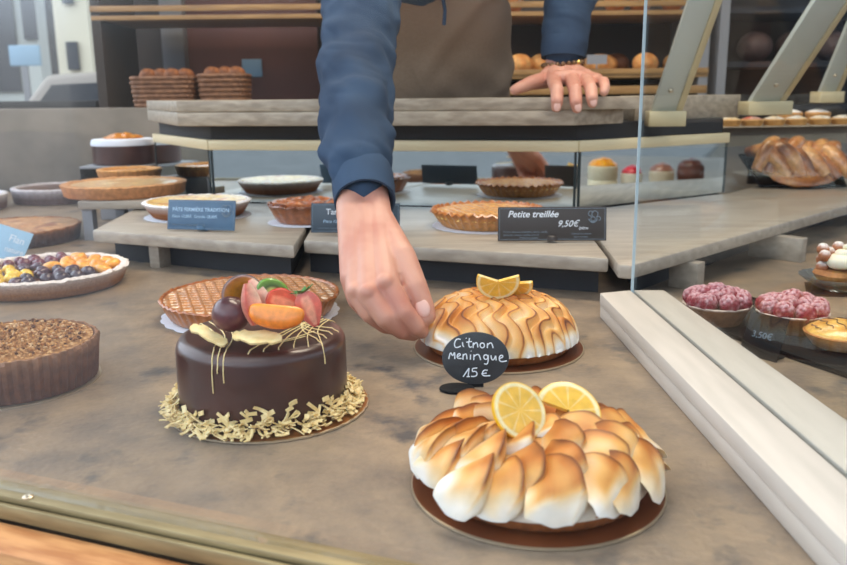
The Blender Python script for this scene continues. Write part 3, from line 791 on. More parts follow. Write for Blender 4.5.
for x, y in cands:
    s = x + .35 * y
    if x > .005 and y > -.012 + .2 * (.1 - x): kd = 1
    elif x > .0 : kd = 3 if (x + y) < .05 and rnd.random() < .6 else 0
    elif y < -.03 or (x < -.03 and y < -.01): kd = 2
    elif y > .015: kd = 4
    else: kd = rnd.choice((0, 4))
    nm, c, rr = fruits[kd]
    if nm not in protos:
        c1 = lin(c)
        fn = (lambda d: 1 + .10 * sin(d.x * 14) * sin(d.y * 14) * cos(d.z * 12)) if nm == 'blackberry' else (lambda d: 1 + .08 * nz(d.x, d.y, d.z, 2))
        o = MB().ball((0, 0, 0), rr, 18, 12, fn=fn, cf=lambda d: mix(c1, tuple(min(1, q * 1.5 + .05) for q in c1), .5 + .9 * nz(d.x, d.y, d.z, 2))).build(nm, M['fruit'], t6); protos[nm] = o
    else:
        o = protos[nm].copy(); COL.objects.link(o); o.parent = t6
    o.location = (x, y, .0235 + rnd.uniform(0, .003)); o.rotation_euler = (rnd.uniform(-.4, .4), rnd.uniform(-.4, .4), rnd.uniform(0, 6)); sc = rnd.uniform(.9, 1.2); o.scale = (sc, sc, sc)
# back-left tarts
tart('flan_tart', 'brown baked tart with golden top behind the fruit tart', -.832, 1.6526, .0, .131, .032, (74, 46, 36), (150, 100, 66), noisy(.002, 30, (206, 144, 90), (228, 172, 112), (170, 100, 60), 22), flutes=50, famp=.002, flevel=.97, mf='glazed')
q = gp(-62, 215)
tart('chocolate_tart', 'chocolate tart with thick white rim at the far left edge', q.x, q.y + .10, .0, .118, .040, (112, 88, 84), (232, 230, 236), noisy(.0015, 30, (66, 40, 32), (92, 60, 46)), flutes=50, t=.016, mc='dust', flevel=.86)
q = gp(41, 206)
tart('chocolate_tart', 'chocolate tart with pale rim before the stone wall', q.x, q.y + .115, .0, .122, .042, (106, 86, 84), (214, 208, 212), noisy(.0015, 26, (122, 74, 48), (84, 50, 38)), flutes=50, t=.016, mc='dust', flevel=.9)
# left shelf
J = (-.4272, 1.5571)
doily(J[0], J[1], ZS + .0003, .097, 'white paper doily under the custard tart')
custard = lambda s: noisy(.002, 40, (238, 196, 96), (246, 216, 150), (214, 140, 60), 34, s)
tart('custard_tart', 'yellow custard tart with white sugared rim behind the blue-grey sign', J[0], J[1], ZS + .0015, .1015, .029, (150, 92, 52), (240, 236, 236), custard(0), flutes=34, famp=.0015, t=.011, flare=.018, mc='dust', flevel=1.0)
r1 = thing('display_riser', 'small pale riser plate under the long golden tart', 'riser', (-.64, 1.76, 0.0002))
MB().prism([(-.05, -.12), (.115, -.12), (.115, .07), (.05, .11), (-.05, .11)], .064, .081).build('riser_top', M['wood'], r1, bevel=.002)
for sx, sy, z_ in ((-.036, -.10, .0002), (-.036, .08, .0002), (.09, -.06, .0616)): MB().box(sx - .010, sx + .010, sy - .012, sy + .012, z_, .0638).build('riser_leg', M['greypost'], r1)
tart('golden_tart', 'wide golden brown tart on the pale riser plate', -.635, 1.76, .0815, .128, .026, (190, 130, 84), (206, 150, 100), noisy(.002, 24, (232, 196, 140), (214, 160, 100), (240, 214, 170), 14), flutes=20, famp=.001, t=.02, flevel=.9)
ac = thing('cake_riser', 'clear acrylic riser block under the dark cake', 'riser', (-.805, 2.25, .0002))
for (sx, sy) in ((-.085, 0), (.085, 0)): MB().box(sx - .003, sx + .003, -.09, .09, 0, .1015).build('riser_wall', M['acrylic'], ac)
MB().box(-.09, .09, -.09, .09, .102, .108).build('riser_plate', M['greypost'], ac, bevel=.001)
tart('golden_tart', 'smaller golden tart directly behind the wide golden tart', -.70, 1.98, .0915, .075, .026, (190, 130, 80), (214, 158, 96), noisy(.002, 30, (226, 170, 104), (206, 146, 84)), flutes=24, t=.012)
for (z0_, ) in ((0,),):
    pass
r2 = thing('display_riser', 'low grey riser block under the smaller golden tart', 'riser', (-.70, 1.98, .0002))
MB().box(-.06, .06, -.05, .05, 0, .0912).build('riser_block', M['greypost'], r2, bevel=.002)
ck = thing('dark_cake', 'dark chocolate cake with white icing band and golden top by the stone wall', 'cake', (-.805, 2.25, .1085))
MB().lathe([(.078, 0), (.082, .004), (.082, .050)], 64, cap1=False).build('cake_body', M['choc'], ck)
MB().lathe([(.0825, .050), (.0835, .056), (.080, .066), (.05, .068), (.002, .068)], 64, rf=lambda r, a, i, z: r * (1 + .01 * sin(9 * a))).build('icing', M['doily'], ck)
MB().field(.052, lambda x, y: .070 + .012 * (1 - (hypot(x, y) / .052) ** 2) + .004 * nz(x, y, 0, 60), lambda x, y: mix(lin((232, 160, 70)), lin((190, 110, 40)), .5 + nz(x, y, 1, 50)), 20, 60, z0=.0685).build('topping', M['glazed'], ck)
# glazed turnover tart
O = (-.2082, 1.4633)
doily(O[0], O[1], ZS + .0003, .068, 'white paper doily under the glossy brown pastry')
t7 = tart('glazed_pastry', 'glossy reddish brown pastry on the left of the arm', O[0], O[1], ZS + .0015, .0695, .034, (168, 100, 54), (126, 66, 38), noisy(.007, 45, (168, 88, 48), (196, 120, 66), (112, 58, 36), 40), flutes=16, famp=.002, flare=.018, t=.009, flevel=1.08, mc='glazed', rimamp=.004)
# small lattice tart
P_ = (.1105, 1.4007)
doily(P_[0], P_[1], ZS + .0003, .093, 'white paper doily under the golden lattice tart')
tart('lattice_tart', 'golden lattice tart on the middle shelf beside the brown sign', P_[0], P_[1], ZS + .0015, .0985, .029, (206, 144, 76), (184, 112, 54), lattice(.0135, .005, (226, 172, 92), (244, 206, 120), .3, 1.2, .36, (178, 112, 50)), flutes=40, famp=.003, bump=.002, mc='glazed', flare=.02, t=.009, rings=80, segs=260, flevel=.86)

# ------------------------------------------------------------------ written signs on the shelves
def plate(name, label, corners, Y, m, tilt, yaw, texts, foot=True, border=None, logo=None):
    "corners: pixel box (x0,y0,x1,y1) of the plate; stands on the shelf"
    x0, y0, x1, y1 = corners
    a = dp((x0 + x1) / 2, y1, Y); w = (dp(x1, y1, Y) - dp(x0, y1, Y)).length
    hh = (dp(x0, y0, Y) - dp(x0, y1, Y)).length / cos(tilt)
    o = thing(name, label, 'price sign', tuple(a), (-tilt, 0, yaw))
    MB().box(-w / 2, w / 2, 0, .0016, 0, hh).build('plaque', m, o, bevel=.0006)
    if border:
        e = .0022
        mb = MB()
        for bx in ((-w / 2 + e, w / 2 - e, e, e + .0006), (-w / 2 + e, w / 2 - e, hh - e - .0006, hh - e), (-w / 2 + e, -w / 2 + e + .0006, e, hh - e), (w / 2 - e - .0006, w / 2 - e, e, hh - e)):
            mb.box(bx[0], bx[1], -.0003, .0002, bx[2], bx[3])
        mb.build('border_line', border, o)
    for (body, fx, fz_, size, shear, bold, tm) in texts:
        text_obj('lettering', body, size * hh, (-w / 2 + fx * w, -.0004, fz_ * hh), tm, o, shear=shear, bold=bold)
    if logo:
        lx, lz, s = -w / 2 + logo[0] * w, logo[1] * hh, logo[2] * hh
        C_ = lambda cx, cz, r, a0, a1: [Vector((lx + (cx + r * cos(radians(a))) * s, -.0006, lz + (cz + r * sin(radians(a))) * s)) for a in range(a0, a1 + 1, 20)]
        curve_obj('emblem', [C_(-.25, .45, .28, 20, 320), C_(.2, .4, .35, -60, 200), C_(0, -.15, .42, 180, 360), C_(0, -.15, .25, 0, 360), C_(.62, -.1, .22, -80, 180), C_(0, .05, .55, 200, 340)], .0005, logo[3], o)
    if foot:
        MB().lathe([(.009, 0), (.010, .001), (.010, .006), (.008, .008), (.001, .008)], 24).build('foot', m, o).location = (0, .006, 0)
    return o
wt = M['white']; M['ink'] = mat('pale_blue_ink', (176, 206, 232), .6); M['dimink'] = mat('dim_ink', (112, 128, 142), .6)
M['blueslate'] = mat('blue_slate_sign', (56, 88, 118), .35, c2=(64, 98, 128), scale=30)
ys = gp(552, 243, ZS).y
plate('price_sign', 'brown sign reading Petite treillée 9,50 € on the middle shelf', (498, 207.5, 606, 241), ys, M['brownsign'], radians(9), radians(-2),
      [('Petite treillée', .09, .70, .27, .28, .00016, wt), ('9,50€', .545, .42, .26, .35, 0, wt), ('/pièce', .74, .34, .12, .3, 0, wt), ('Farine, beurre, amandes, sucre, oeufs,', .05, .245, .085, 0, 0, M['dimink']),
       ('abricots, crème, vanille, levure', .05, .155, .085, 0, 0, M['dimink']), ('Présence gluten', .20, .07, .085, 0, 0, M['dimink']), ('Fabrication maison', .68, .19, .075, 0, 0, M['dimink']), ('selon recette', .70, .10, .075, 0, 0, M['dimink'])], border=M['dimink'], logo=(.875, .68, .26, M['dimink']))
ys = gp(202, 232, ZS).y
plate('price_sign', 'blue-grey sign with pale lettering before the custard tart', (164, 201, 237, 230), ys, M['blueslate'], radians(14), radians(-12),
      [('PÂTE FERMIÈRE TRADITION', .07, .62, .165, 0, .0001, M['ink']), ('Pièce 12,00€  Grande 18,00€', .07, .40, .135, 0, 0, M['ink']), ('Farine beurre crème oeufs sucre', .07, .14, .09, 0, 0, M['dimink'])], border=M['dimink'], logo=(.87, .62, .30, M['dimink']))
ys = gp(352, 237, ZS).y
plate('price_sign', 'slate sign half hidden behind the reaching wrist', (310, 204, 400, 233), ys, mat('slate_blue_sign', (40, 56, 70), .4), radians(12), radians(-6),
      [('Tarte fine', .17, .62, .27, 0, .0001, wt), ('Pièce 12,00€', .14, .34, .14, 0, 0, M['ink']), ('Farine beurre pommes oeufs sucre', .07, .13, .085, 0, 0, M['dimink'])], border=M['dimink'], logo=(.88, .5, .28, M['dimink']))
q = gp(12, 262)
sg = plate('price_sign', 'pale blue tilted card before the golden-topped tart on the left', (-22, 229, 22, 260), q.y, M['bluesign'], radians(25), radians(-10), [('Flan', .5, .6, .3, 0, 0, wt), ('nature', .5, .3, .22, 0, 0, wt)], foot=True)
sg.rotation_euler = (radians(-25), radians(16), radians(-8))

# ------------------------------------------------------------------ right-hand counter pastries
tr = thing('serving_tray', 'black tray under the raspberry tartlets', 'tray', (0, 0, .0003))
TP = [gp(683, 322), gp(735, 296), gp(905, 345), gp(862, 384)]
ctr = sum(TP, Vector()) / 4
MB().prism([(p.x, p.y) for p in TP], 0, .002).build('tray_floor', M['black'], tr, bevel=.0006)
mb = MB()
for i in range(4):
    a, b = TP[i], TP[(i + 1) % 4]; a2, b2 = a + (ctr - a).normalized() * .006, b + (ctr - b).normalized() * .006
    mb.prism([(p.x, p.y) for p in (a, b, b2, a2)], .002, .006)
mb.build('tray_rim', M['black'], tr, bevel=.0008)
def raspberry_mesh():
    pts = []
    for i in range(46):
        z = 1 - 2 * (i + .5) / 46; a = i * 2.39996; r = sqrt(1 - z * z); pts.append(Vector((r * cos(a), r * sin(a), z)))
    def fn(d):
        m = max(d.dot(p) for p in pts); return 1 + .22 * sstep(.93, 1.0, m)
    c0, c1 = lin((146, 34, 54)), lin((240, 204, 210))
    return MB().ball((0, 0, 0), (.0102, .0102, .0104), 40, 26, fn=fn, cf=lambda d: mix(c0, c1, (.62 * sstep(.0, .9, d.z + .35 * nz(d.x, d.y, d.z, 4)) + .6 * max(0, nz(d.x, d.y, d.z, 2.2))) * sstep(.945, .99, max(d.dot(p) for p in pts))))
RM_ = None
def rasp_tart(x, y, label, seed):
    global RM_
    o = thing('raspberry_tartlet', label, 'tartlet', (x, y, .0026), group='raspberry tartlets on the black tray')
    MB().lathe([(.028, 0), (.030, .002), (.0405, .021), (.042, .0235), (.040, .0245), (.037, .0215), (.002, .019)], 96, rf=lambda r, a, i, z: r - (.0012 * (.5 + .5 * cos(24 * a)) if 0 < i < 4 else 0),
               cf=lambda r, a, i, z: mix(lin((128, 86, 60)), lin((226, 206, 194)), sstep(.0215, .0245, z)), ).build('tartlet_shell', M['pastry'], o)
    r_ = random.Random(seed)
    for n, rad, z in ((9, .0300, .028), (5, .0155, .032), (1, .0, .038)):
        for i in range(n):
            a = 2 * pi * i / n + r_.uniform(-.12, .12) + rad * 20
            if RM_ is None: b = raspberry_mesh().build('raspberry', M['dust'], o); RM_ = b
            else: b = RM_.copy(); COL.objects.link(b); b.parent = o
            b.location = (rad * cos(a), rad * sin(a), z + r_.uniform(-.001, .0015)); b.rotation_euler = (r_.uniform(-.5, .5), r_.uniform(-.5, .5), r_.uniform(0, 6))
    return o
q = gp(719, 326); rasp_tart(q.x, q.y + .012, 'sugared raspberry tartlet next to the pale beam', 3)
q = gp(797, 336); rasp_tart(q.x, q.y + .018, 'sugared raspberry tartlet in the middle of the black tray', 4)
q = gp(845, 350)
yt = thing('almond_tartlet', 'yellow tartlet with dark chocolate drizzle on the tray at right edge', 'tartlet', (q.x - .002, q.y + .006, .0026))
MB().lathe([(.026, 0), (.030, .002), (.039, .013), (.040, .016), (.037, .017), (.002, .016)], 72, cf=lambda r, a, i, z: lin((178, 116, 62))).build('tartlet_shell', M['pastry'], yt)
def yfz(x, y): r = hypot(x, y) / .038; return .016 + .014 * max(0, 1 - r * r) ** .7 + .0006 * nz(x, y, 0, 120)
MB().field(.038, yfz, lambda x, y: mix(lin((244, 196, 104)), lin((222, 156, 66)), .5 + nz(x, y, 0, 70)), 24, 72, z0=.014).build('cream_top', M['glazed'], yt)
st = []
for i in range(6):
    x = -.03 + i * .011
    st.append([Vector((x + .004 * sin(t * 2), y_, yfz(x, y_) + .0006)) for t in range(8) for y_ in [(-.026 + t * .0075) * (1 - abs(x) / .05)]])
curve_obj('drizzle', st, .0005, M['choc'], yt)
q = gp(838, 292)
ds = thing('glass_dish', 'small pale glass dish under the cream pastry', 'dish', (q.x + .002, q.y + .012, .0003))
MB().lathe([(.020, 0), (.024, .002), (.040, .012), (.050, .020), (.0505, .021), (.039, .0145), (.023, .0045), (.001, .004)], 72, rf=lambda r, a, i, z: r * (1 + .02 * sin(18 * a) * (z > .01))).build('dish_bowl', M['dish'], ds)
cpz = .0075
cp = thing('cream_pastry', 'sugared choux pastry with a swirl of white cream on the glass dish', 'pastry', (q.x + .004, q.y + .012, cpz))
MB().lathe([(.012, 0), (.026, .006), (.0335, .016), (.030, .022), (.002, .022)], 48, rf=lambda r, a, i, z: r * (1 + .03 * sin(5 * a)), cf=lambda r, a, i, z: lin((176, 118, 72))).build('pastry_base', M['pastry'], cp)
mb = MB()
for i in range(10):
    a = pi * .32 + i * pi * .078
    mb.ball((.023 * cos(a), .023 * sin(a), .034 + .010 * sin(i * 2.1) + (i % 2) * .008), .0085, 14, 9, fn=lambda d: 1 + .1 * nz(d.x, d.y, d.z, 3), cf=lambda d: mix(lin((176, 112, 76)), lin((240, 232, 230)), sstep(.2, .9, d.z + .4 * nz(d.x, d.y, d.z, 3))))
mb.build('choux_cluster', M['dust'], cp)
mb = MB(); pts = []; rad = []
for i in range(56):
    u = i / 55; a = u * 2 * pi * 3.1; r = .019 * (1 - u) + .001
    pts.append((r * cos(a) + .006, r * sin(a) - .012, .0300 + .034 * u)); rad.append(.0110 * (1 - u) + .0014)
mb.tube(pts, rad, 12); mb.build('cream_swirl', M['cream'], cp)
tr2 = thing('serving_tray', 'black tray under the glass dish at right edge', 'tray', (q.x + .01, q.y + .012, -.0002))
bsn = MB().prism([(-.065, -.035), (.09, -.06), (.11, .03), (-.03, .05)], .0004, .0012).build('tray_floor', M['black'], tr2)
ds.location.z = .0013; cp.location.z = cpz + .001
# small black folded sign by the beam
q = gp(757, 358)
fs = thing('price_sign', 'small black folded sign leaning beside the pale beam', 'price sign', (q.x, q.y, .0005), (radians(0), 0, radians(-52)))
MB().box(-.022, .022, 0, .0012, 0, .048, M=Matrix.Rotation(radians(-24), 4, 'X')).build('plaque', M['black'], fs)
MB().box(-.020, .020, .002, .022, 0, .003).build('foot', M['black'], fs, bevel=.001)
tx = text_obj('lettering', '3,50€', .010, (-.012, .004, .012), M['dimink'], fs, rot=(pi / 2 - radians(24), 0, 0)); tx.location = (-.013, .020 * .407 - .0008, .020)
# braided pastry on a slate tray
TB = [gp(760, 188, ZS), gp(845, 188, ZS)]; TY = TB[0].y + .10
TB = [dp(739, 157, TY), TB[0], TB[1], dp(832, 157, TY)]
bt = thing('slate_tray', 'dark rimmed glass tray under the braided pastry', 'tray', (0, 0, ZS + .0004))
bt.location = (0, 0, .002)
TN = (TB[2] - TB[1]).cross(TB[0] - TB[1]).normalized()
MB().rings([[p for p in TB], [p + TN * .003 for p in TB]]).build('tray_plate', M['acrylic'], bt, smooth=False)
mb = MB()
for i in range(4):
    a, b = TB[i], TB[(i + 1) % 4]; mb.tube([a + TN * .004, b + TN * .004], .003, 8)
mb.build('tray_rim', M['black'], bt)
MB().box(TB[0].x + .02, TB[3].x - .02, TY - .02, TY - .008, ZS - .0015, TB[0].z - .004).build('tray_support', M['black'], bt)
cB = sum(TB, Vector()) / 4 + TN * .006 + Vector((0, 0, .002))
br_ = thing('braided_pastry', 'large golden braided pastry on the dark rimmed tray', 'pastry', tuple(cB))
BRC = [(0, lin((214, 160, 98))), (.5, lin((186, 118, 62))), (1, lin((104, 58, 34)))]
ax = (TB[2] - TB[1]).normalized(); ay = (TB[0] - TB[1] + TB[3] - TB[2]); Ld = ay.length / 2; ay = TN.cross(ax).normalized()
MB().ball(TN * .020, (.094, Ld * .70, .020), 32, 16, M=Matrix((ax, ay, TN)).transposed().to_4x4(), fn=lambda d: 1 + .12 * nz(d.x, d.y, d.z, 3), cf=lambda d: ramp(BRC, .45 + 1.0 * nz(d.x, d.y, d.z, 3))).build('dough_base', M['glazed'], br_)
for i in range(6):
    u = -.112 + i * .030
    for sgn in (-1, 1):
        pts = []; rad = []
        for k in range(9):
            t = k / 8
            w_ = sgn * (t - .40) * Ld * .80
            hz = .010 + .030 * sin(pi * (.12 + t * .76)) + .008 * ((i + (sgn > 0)) % 2)
            pts.append(ax * (u + .075 * t) * .92 + ay * w_ + TN * (hz + .012 * (i < 3) * sin(pi * t))); rad.append(.009 + (.013 if i % 2 else .010) * sin(pi * (.1 + .8 * t)))
        mb = MB().tube(pts, rad, 12)
        mb.c = [ramp(BRC, .45 + 1.1 * nz(v.x, v.y, v.z * 20 + i, 28)) for v in mb.v]
        mb.build('dough_strand', M['glazed'], br_)
# ledge with a row of pastries behind
lg = thing('display_ledge', 'long grey wooden ledge behind the braided pastry', 'ledge')
LA, LB = dp(735, 128, 2.05), dp(960, 121, 2.15)
MB().prism([(LA.x, 2.12), (LB.x + .1, 2.20), (LB.x + .1, 2.5), (LA.x, 2.45)], ZS + .13, LA.z).build('ledge_top', M['wood_edge'], lg, bevel=.003)
MB().prism([(LA.x + .01, 2.17), (LB.x + .09, 2.24), (LB.x + .09, 2.45), (LA.x + .01, 2.42)], 0, ZS + .1295).build('ledge_base', M['stonewall'], lg)
ROWP = [(730, 'first'), (752, 'second'), (774, 'third'), (796, 'fourth'), (820, 'fifth'), (842, 'sixth')]
for i, (px, od) in enumerate(ROWP):
    p = dp(px, 122, 2.16 + .012 * i)
    o = thing('iced_tartlet', f'{od} from the left of the white iced tartlets on the grey ledge', 'tartlet', (p.x, p.y, LA.z + .0003), group='iced tartlets on the ledge')
    MB().lathe([(.024, 0), (.030, .014), (.028, .017), (.002, .016)], 36, c=lin((206, 156, 92))).build('tartlet_shell', M['pastry'], o)
    MB().field(.0275, lambda x, y: .016 + .008 * (1 - (hypot(x, y) / .0275) ** 2) + .002 * nz(x, y, i, 80), lambda x, y: mix(lin((244, 240, 230)), lin((236, 196, 120)) if i != 1 else lin((200, 90, 60)), .35 + nz(x, y, i, 50) + (.3 if i in (0, 1) else -.2)), 10, 30, z0=.014).build('icing', M['glazed'], o)
for i, (px, od) in enumerate([(790, 'left'), (818, 'right')]):
    p = dp(px, 112, 2.32)
    o = thing('iced_tartlet', f'white topped tartlet in the back row of the ledge, {od} one', 'tartlet', (p.x, p.y, LA.z + .0003), group='iced tartlets on the ledge')
    MB().lathe([(.028, 0), (.034, .026), (.031, .030), (.002, .030)], 36, c=lin((206, 150, 86))).build('tartlet_shell', M['pastry'], o)
    MB().field(.030, lambda x, y: .030 + .008 * (1 - (hypot(x, y) / .03) ** 2), lambda x, y: lin((244, 240, 236)), 8, 30, z0=.029).build('icing', M['dust'], o)

# ------------------------------------------------------------------ glass support brackets
def bracket(label, base, tip, Yb, Yt, w, th, pxw, yaw):
    b0, b1 = dp(*base, Yb), dp(*tip, Yt)
    o = thing('glass_bracket', label, 'bracket', tuple(b0))
    d = (b1 - b0); n = Vector((cos(yaw), sin(yaw), 0)); dn_ = d.normalized(); s = n - dn_ * n.dot(dn_); s.normalize(); f = dn_.cross(s).normalized()
    def bar(s0, s1, f0, f1): return MB().rings([[b + s * x + f * y for x, y in ((s0, f0), (s1, f0), (s1, f1), (s0, f1))] for b in (Vector(), d)])
    bar(-w / 2, w / 2, -th / 2, th / 2).build('slanted_bar', M['bracket'], o, bevel=.001)
    bar(w / 2 + .0002, w / 2 + .012, -th * .8, th * .8).build('edge_strip', M['bracketedge'], o, bevel=.001)
    Rz = Matrix.Rotation(yaw, 4, 'Z')
    MB().box(-w * .62, w * .95, -.02, .03, -.026, .004, M=Rz).build('base_block', M['bracketedge'], o, bevel=.002)
    for e in (.16,):
        p = d.normalized() * e * .35; q_ = p - f * (th / 2 + .0005) if (f.y > 0) else p + f * (th / 2 + .0005)
        MB().ball(q_, .005, 12, 8).build('bolt', M['foil'], o)
    return o
bracket('grey slanted glass bracket just right of the divider edge', (662, 113), (718, -50), 1.675, 1.50, .046, .012, 30, radians(-5))
bracket('pale slanted glass bracket above the row of iced tartlets', (762, 103), (868, -60), 1.86, 1.62, .066, .012, 40, radians(8))
bracket('farthest slanted glass bracket at the right edge', (826, 93), (890, -60), 2.3, 2.1, .045, .012, 30, radians(8))

# ------------------------------------------------------------------ background: bread shelves, baskets, stand-ins for glass reflections
bs = thing('bread_shelf', 'tall wooden bread shelf standing behind the baker', 'shelf', (0, 2.80, 0))
xa, xb = dp(90, 10, 2.80).x, dp(712, 10, 2.80).x
za, zb_ = dp(420, 17, 2.80).z, dp(420, 80, 2.80).z
MB().box(xa, xb, 0, .34, za, za + .014).build('shelf_board', M['shelfgold'], bs, bevel=.001)
MB().box(xa, xb, -.006, 0, za + .026, za + .044).build('shelf_lip', M['shelfgold'], bs, bevel=.001)
x5 = dp(330, 10, 2.80).x
MB().box(x5, xb, 0, .34, zb_, zb_ + .014).build('shelf_board', M['shelfgold'], bs, bevel=.001)
MB().box(x5, xb, -.006, 0, zb_ + .012, zb_ + .030).build('shelf_lip', M['shelfgold'], bs, bevel=.001)
MB().box(x5, xb, 0, .34, zb_ - .052, zb_ - .026).build('shelf_board', M['shelfgold'], bs, bevel=.001)
MB().box(x5, xb, .34, .36, -.78, 1.2).build('back_panel', M['backdark'], bs, smooth=False)
for x in (xa, xb - .03, x5): MB().box(x, x + .03, .0005, .34, -.78, 1.2).build('upright', M['shelfgold'] if x == x5 else (M['backdark'] if x == xa else M['greypost']), bs, smooth=False)
loaves = [(518, 62, .15, 0, 'leftmost round loaf on the lower bread shelf'), (540, 64, .14, .04, 'second round loaf on the lower bread shelf, left of the sleeve'), (600, 66, .13, .06, 'long golden loaf behind the small grey shelf tag'),
          (622, 58, .22, .15, 'dark round loaf at the back of the lower bread shelf'), (640, 62, .14, 0, 'round golden loaf beside the divider edge'), (574, 63, .15, .1, 'round loaf just right of the dark sleeve'), (674, 62, .15, .05, 'golden loaf seen between the slanted brackets')]
for px, py, d, dd, lb in loaves:
    p = dp(px, 80, 2.80 + .12); r = .043 if 'dark' not in lb else .046; lx = 1.4 if 'long' in lb else 1.0
    cdark = 'dark' in lb
    o = MB().ball((0, 0, r * .8), (r * lx, r, r * .8), 24, 14, fn=lambda d_: 1 + .05 * nz(d_.x, d_.y, d_.z, 2), cf=lambda d_: mix(lin((196, 124, 62)), lin((226, 170, 104)), .5 + .9 * nz(d_.x, d_.y, d_.z, 2)) if not cdark else lin((104, 62, 38))).build('bread_loaf', M['bread'])
    o.location = (p.x, 2.80 + .06 + dd, zb_ + .0145); tag(o, lb, 'bread', 'loaves on the lower bread shelf')
for i, (px, lb) in enumerate([(512, 'loaf on the upper bread shelf left of the raised sleeve'), (615, 'first loaf right of the sleeve on the upper bread shelf'), (640, 'second loaf right of the sleeve on the upper bread shelf'), (672, 'loaf on the upper bread shelf behind the grey bracket')]):
    p = dp(px, 10, 2.92)
    o = MB().ball((0, 0, .042), (.038, .05, .042), 24, 14, cf=lambda d_: lin((170, 106, 56))).build('bread_loaf', M['bread']); o.location = (p.x, 2.92, za + .0145); tag(o, lb, 'bread', 'loaves on the upper bread shelf')
for px, py, z_, lb in ((597, 60, zb_ + .030, 'small grey shelf tag on the lower bread shelf'), (520, 0, za + .044, 'small grey shelf tag on the upper shelf left of the sleeve'), (640, 0, za + .044, 'small grey shelf tag on the upper shelf by the divider')):
    p = dp(px, py, 2.785)
    o = thing('shelf_tag', lb, 'shelf tag', (p.x, 2.786, z_ + .0003))
    MB().box(-.033, .033, 0, .002, .014, .044).build('tag_card', M['greypost'], o); MB().box(-.002, .002, 0, .002, 0, .0138).build('tag_stem', M['greypost'], o)
# big dark loaves right of the divider
for i, (px, py, lb) in enumerate([(668, 42, 'large dark sack shape behind the first bracket'), (700, 28, 'large dark sack shape right of the first bracket')]): pass
# dark cabinet right
cab = thing('back_cabinet', 'dark cabinet with open shelves at the back right', 'cabinet', (0, 2.80, 0))
x0, x1 = dp(728, 50, 2.80).x, dp(960, 50, 2.80).x
MB().box(x0, x1, .30, .32, -.78, 1.2).build('back_panel', M['backdark'], cab, smooth=False)
for z_ in (.22, .36, .53, .75): MB().box(x0, x1, 0, .2995, z_, z_ + .018).build('shelf_board', M['dark'], cab, smooth=False)
MB().box(x0 - .03, x0 - .001, 0, .32, -.78, 1.2).build('upright', M['greypost'], cab, smooth=False)
for i, px in enumerate((752, 790, 828)):
    p = dp(px, 50, 2.90)
    o = MB().ball((0, 0, .05), (.055, .07, .05), 24, 12, cf=lambda d_: lin((84, 66, 62))).build('bread_loaf', M['bread']); o.location = (p.x, 2.88, .3785); tag(o, ('leftmost', 'middle', 'rightmost')[i] + ' of the dark rye loaves in the dark cabinet', 'bread', 'dark rye loaves in the cabinet')
# baskets on the counter's far left end
def basket(x, y, z, w, d, h, label, seed):
    o = thing('wicker_basket', label, 'basket', (x, y, z))
    r_ = random.Random(seed)
    mb = MB(); rows = 7
    for k in range(rows):
        zz = .006 + (h - .010) * k / (rows - 1); f = 1 + .10 * k / rows
        pts = []
        for i in range(61):
            a = 2 * pi * i / 60; c, s = cos(a), sin(a)
            ex = (abs(c) ** .35) * (1 if c > 0 else -1); ey = (abs(s) ** .35) * (1 if s > 0 else -1)
            wv = 1 + .02 * cos(15 * a + k * pi)
            pts.append((w / 2 * f * ex * wv, d / 2 * f * ey * wv, zz))
        mb.tube(pts, h / rows * .56, 6)
    mb.build('weave', M['wicker'], o)
    MB().prism([(-w / 2 * .92, -d / 2 * .92), (w / 2 * .92, -d / 2 * .92), (w / 2 * .92, d / 2 * .92), (-w / 2 * .92, d / 2 * .92)], .002, h * .75).build('lining', M['wicker'], o)
    return o
zc = .0
bz = dp(168, 103, 2.25).z
bz = .252
wpx = 2.68 / 823
b1 = dp(168, 99, 2.68); b2 = dp(226, 99, 2.68)
basket(b1.x, 2.68, bz + .0005, 54 * wpx, .13, .092, 'wicker basket of pastries on the grey stone wall, left one', 1)
basket(b2.x, 2.68, bz + .0005, 40 * wpx, .12, .098, 'wicker basket of pastries beside the reddish panel', 2)
for j, (bx, n_, hz, nm) in enumerate(((b1.x, 4, .082, 'left'), (b2.x, 3, .086, 'right'))):
    for i in range(n_):
        o = MB().ball((0, 0, 0), (.028, .032, .022), 18, 10, fn=lambda d_: 1 + .12 * nz(d_.x, d_.y, d_.z, 3), cf=lambda d_: mix(lin((168, 108, 66)), lin((110, 66, 42)), .5 + nz(d_.x, d_.y, d_.z, 3))).build('bread_roll', M['bread'])
        o.location = (bx + (i - (n_ - 1) / 2) * .038, 2.68 + .012 * (i % 2), bz + hz + .016); tag(o, f'{("first", "second", "third", "fourth")[i]} brown roll from the left in the {nm} wicker basket', 'bread roll', f'rolls in the {nm} wicker basket')
# panel and post standing in for reflections in the shop glass, plus a notice
def wpan(name, label, px0, px1, py0, py1, Y, m, cat, th=.03):
    a, b = dp(px0, py1, Y), dp(px1, py0, Y)
    o = MB().box(dp(px0, 50, Y).x, dp(px1, 50, Y).x, 0, th, a.z, b.z).build(name, m, bevel=.002); o.location = (0, Y, 0); return tag(o, label, cat)
wpan('reflection_panel', 'reddish brown panel standing in for a reflected building behind the right wicker basket', 188, 318, -120, 130, 3.265, M['redreflection'], 'wall panel')
wpan('reflected_post', 'pale grey post standing in for a reflection behind the wicker baskets', 162, 184, -120, 130, 3.2, M['greypost'], 'post', .06)
wpan('wall_notice', 'small pale notice on the reddish panel', 241, 261, 59, 77, 3.25, M['bluesign'], 'notice', .004)
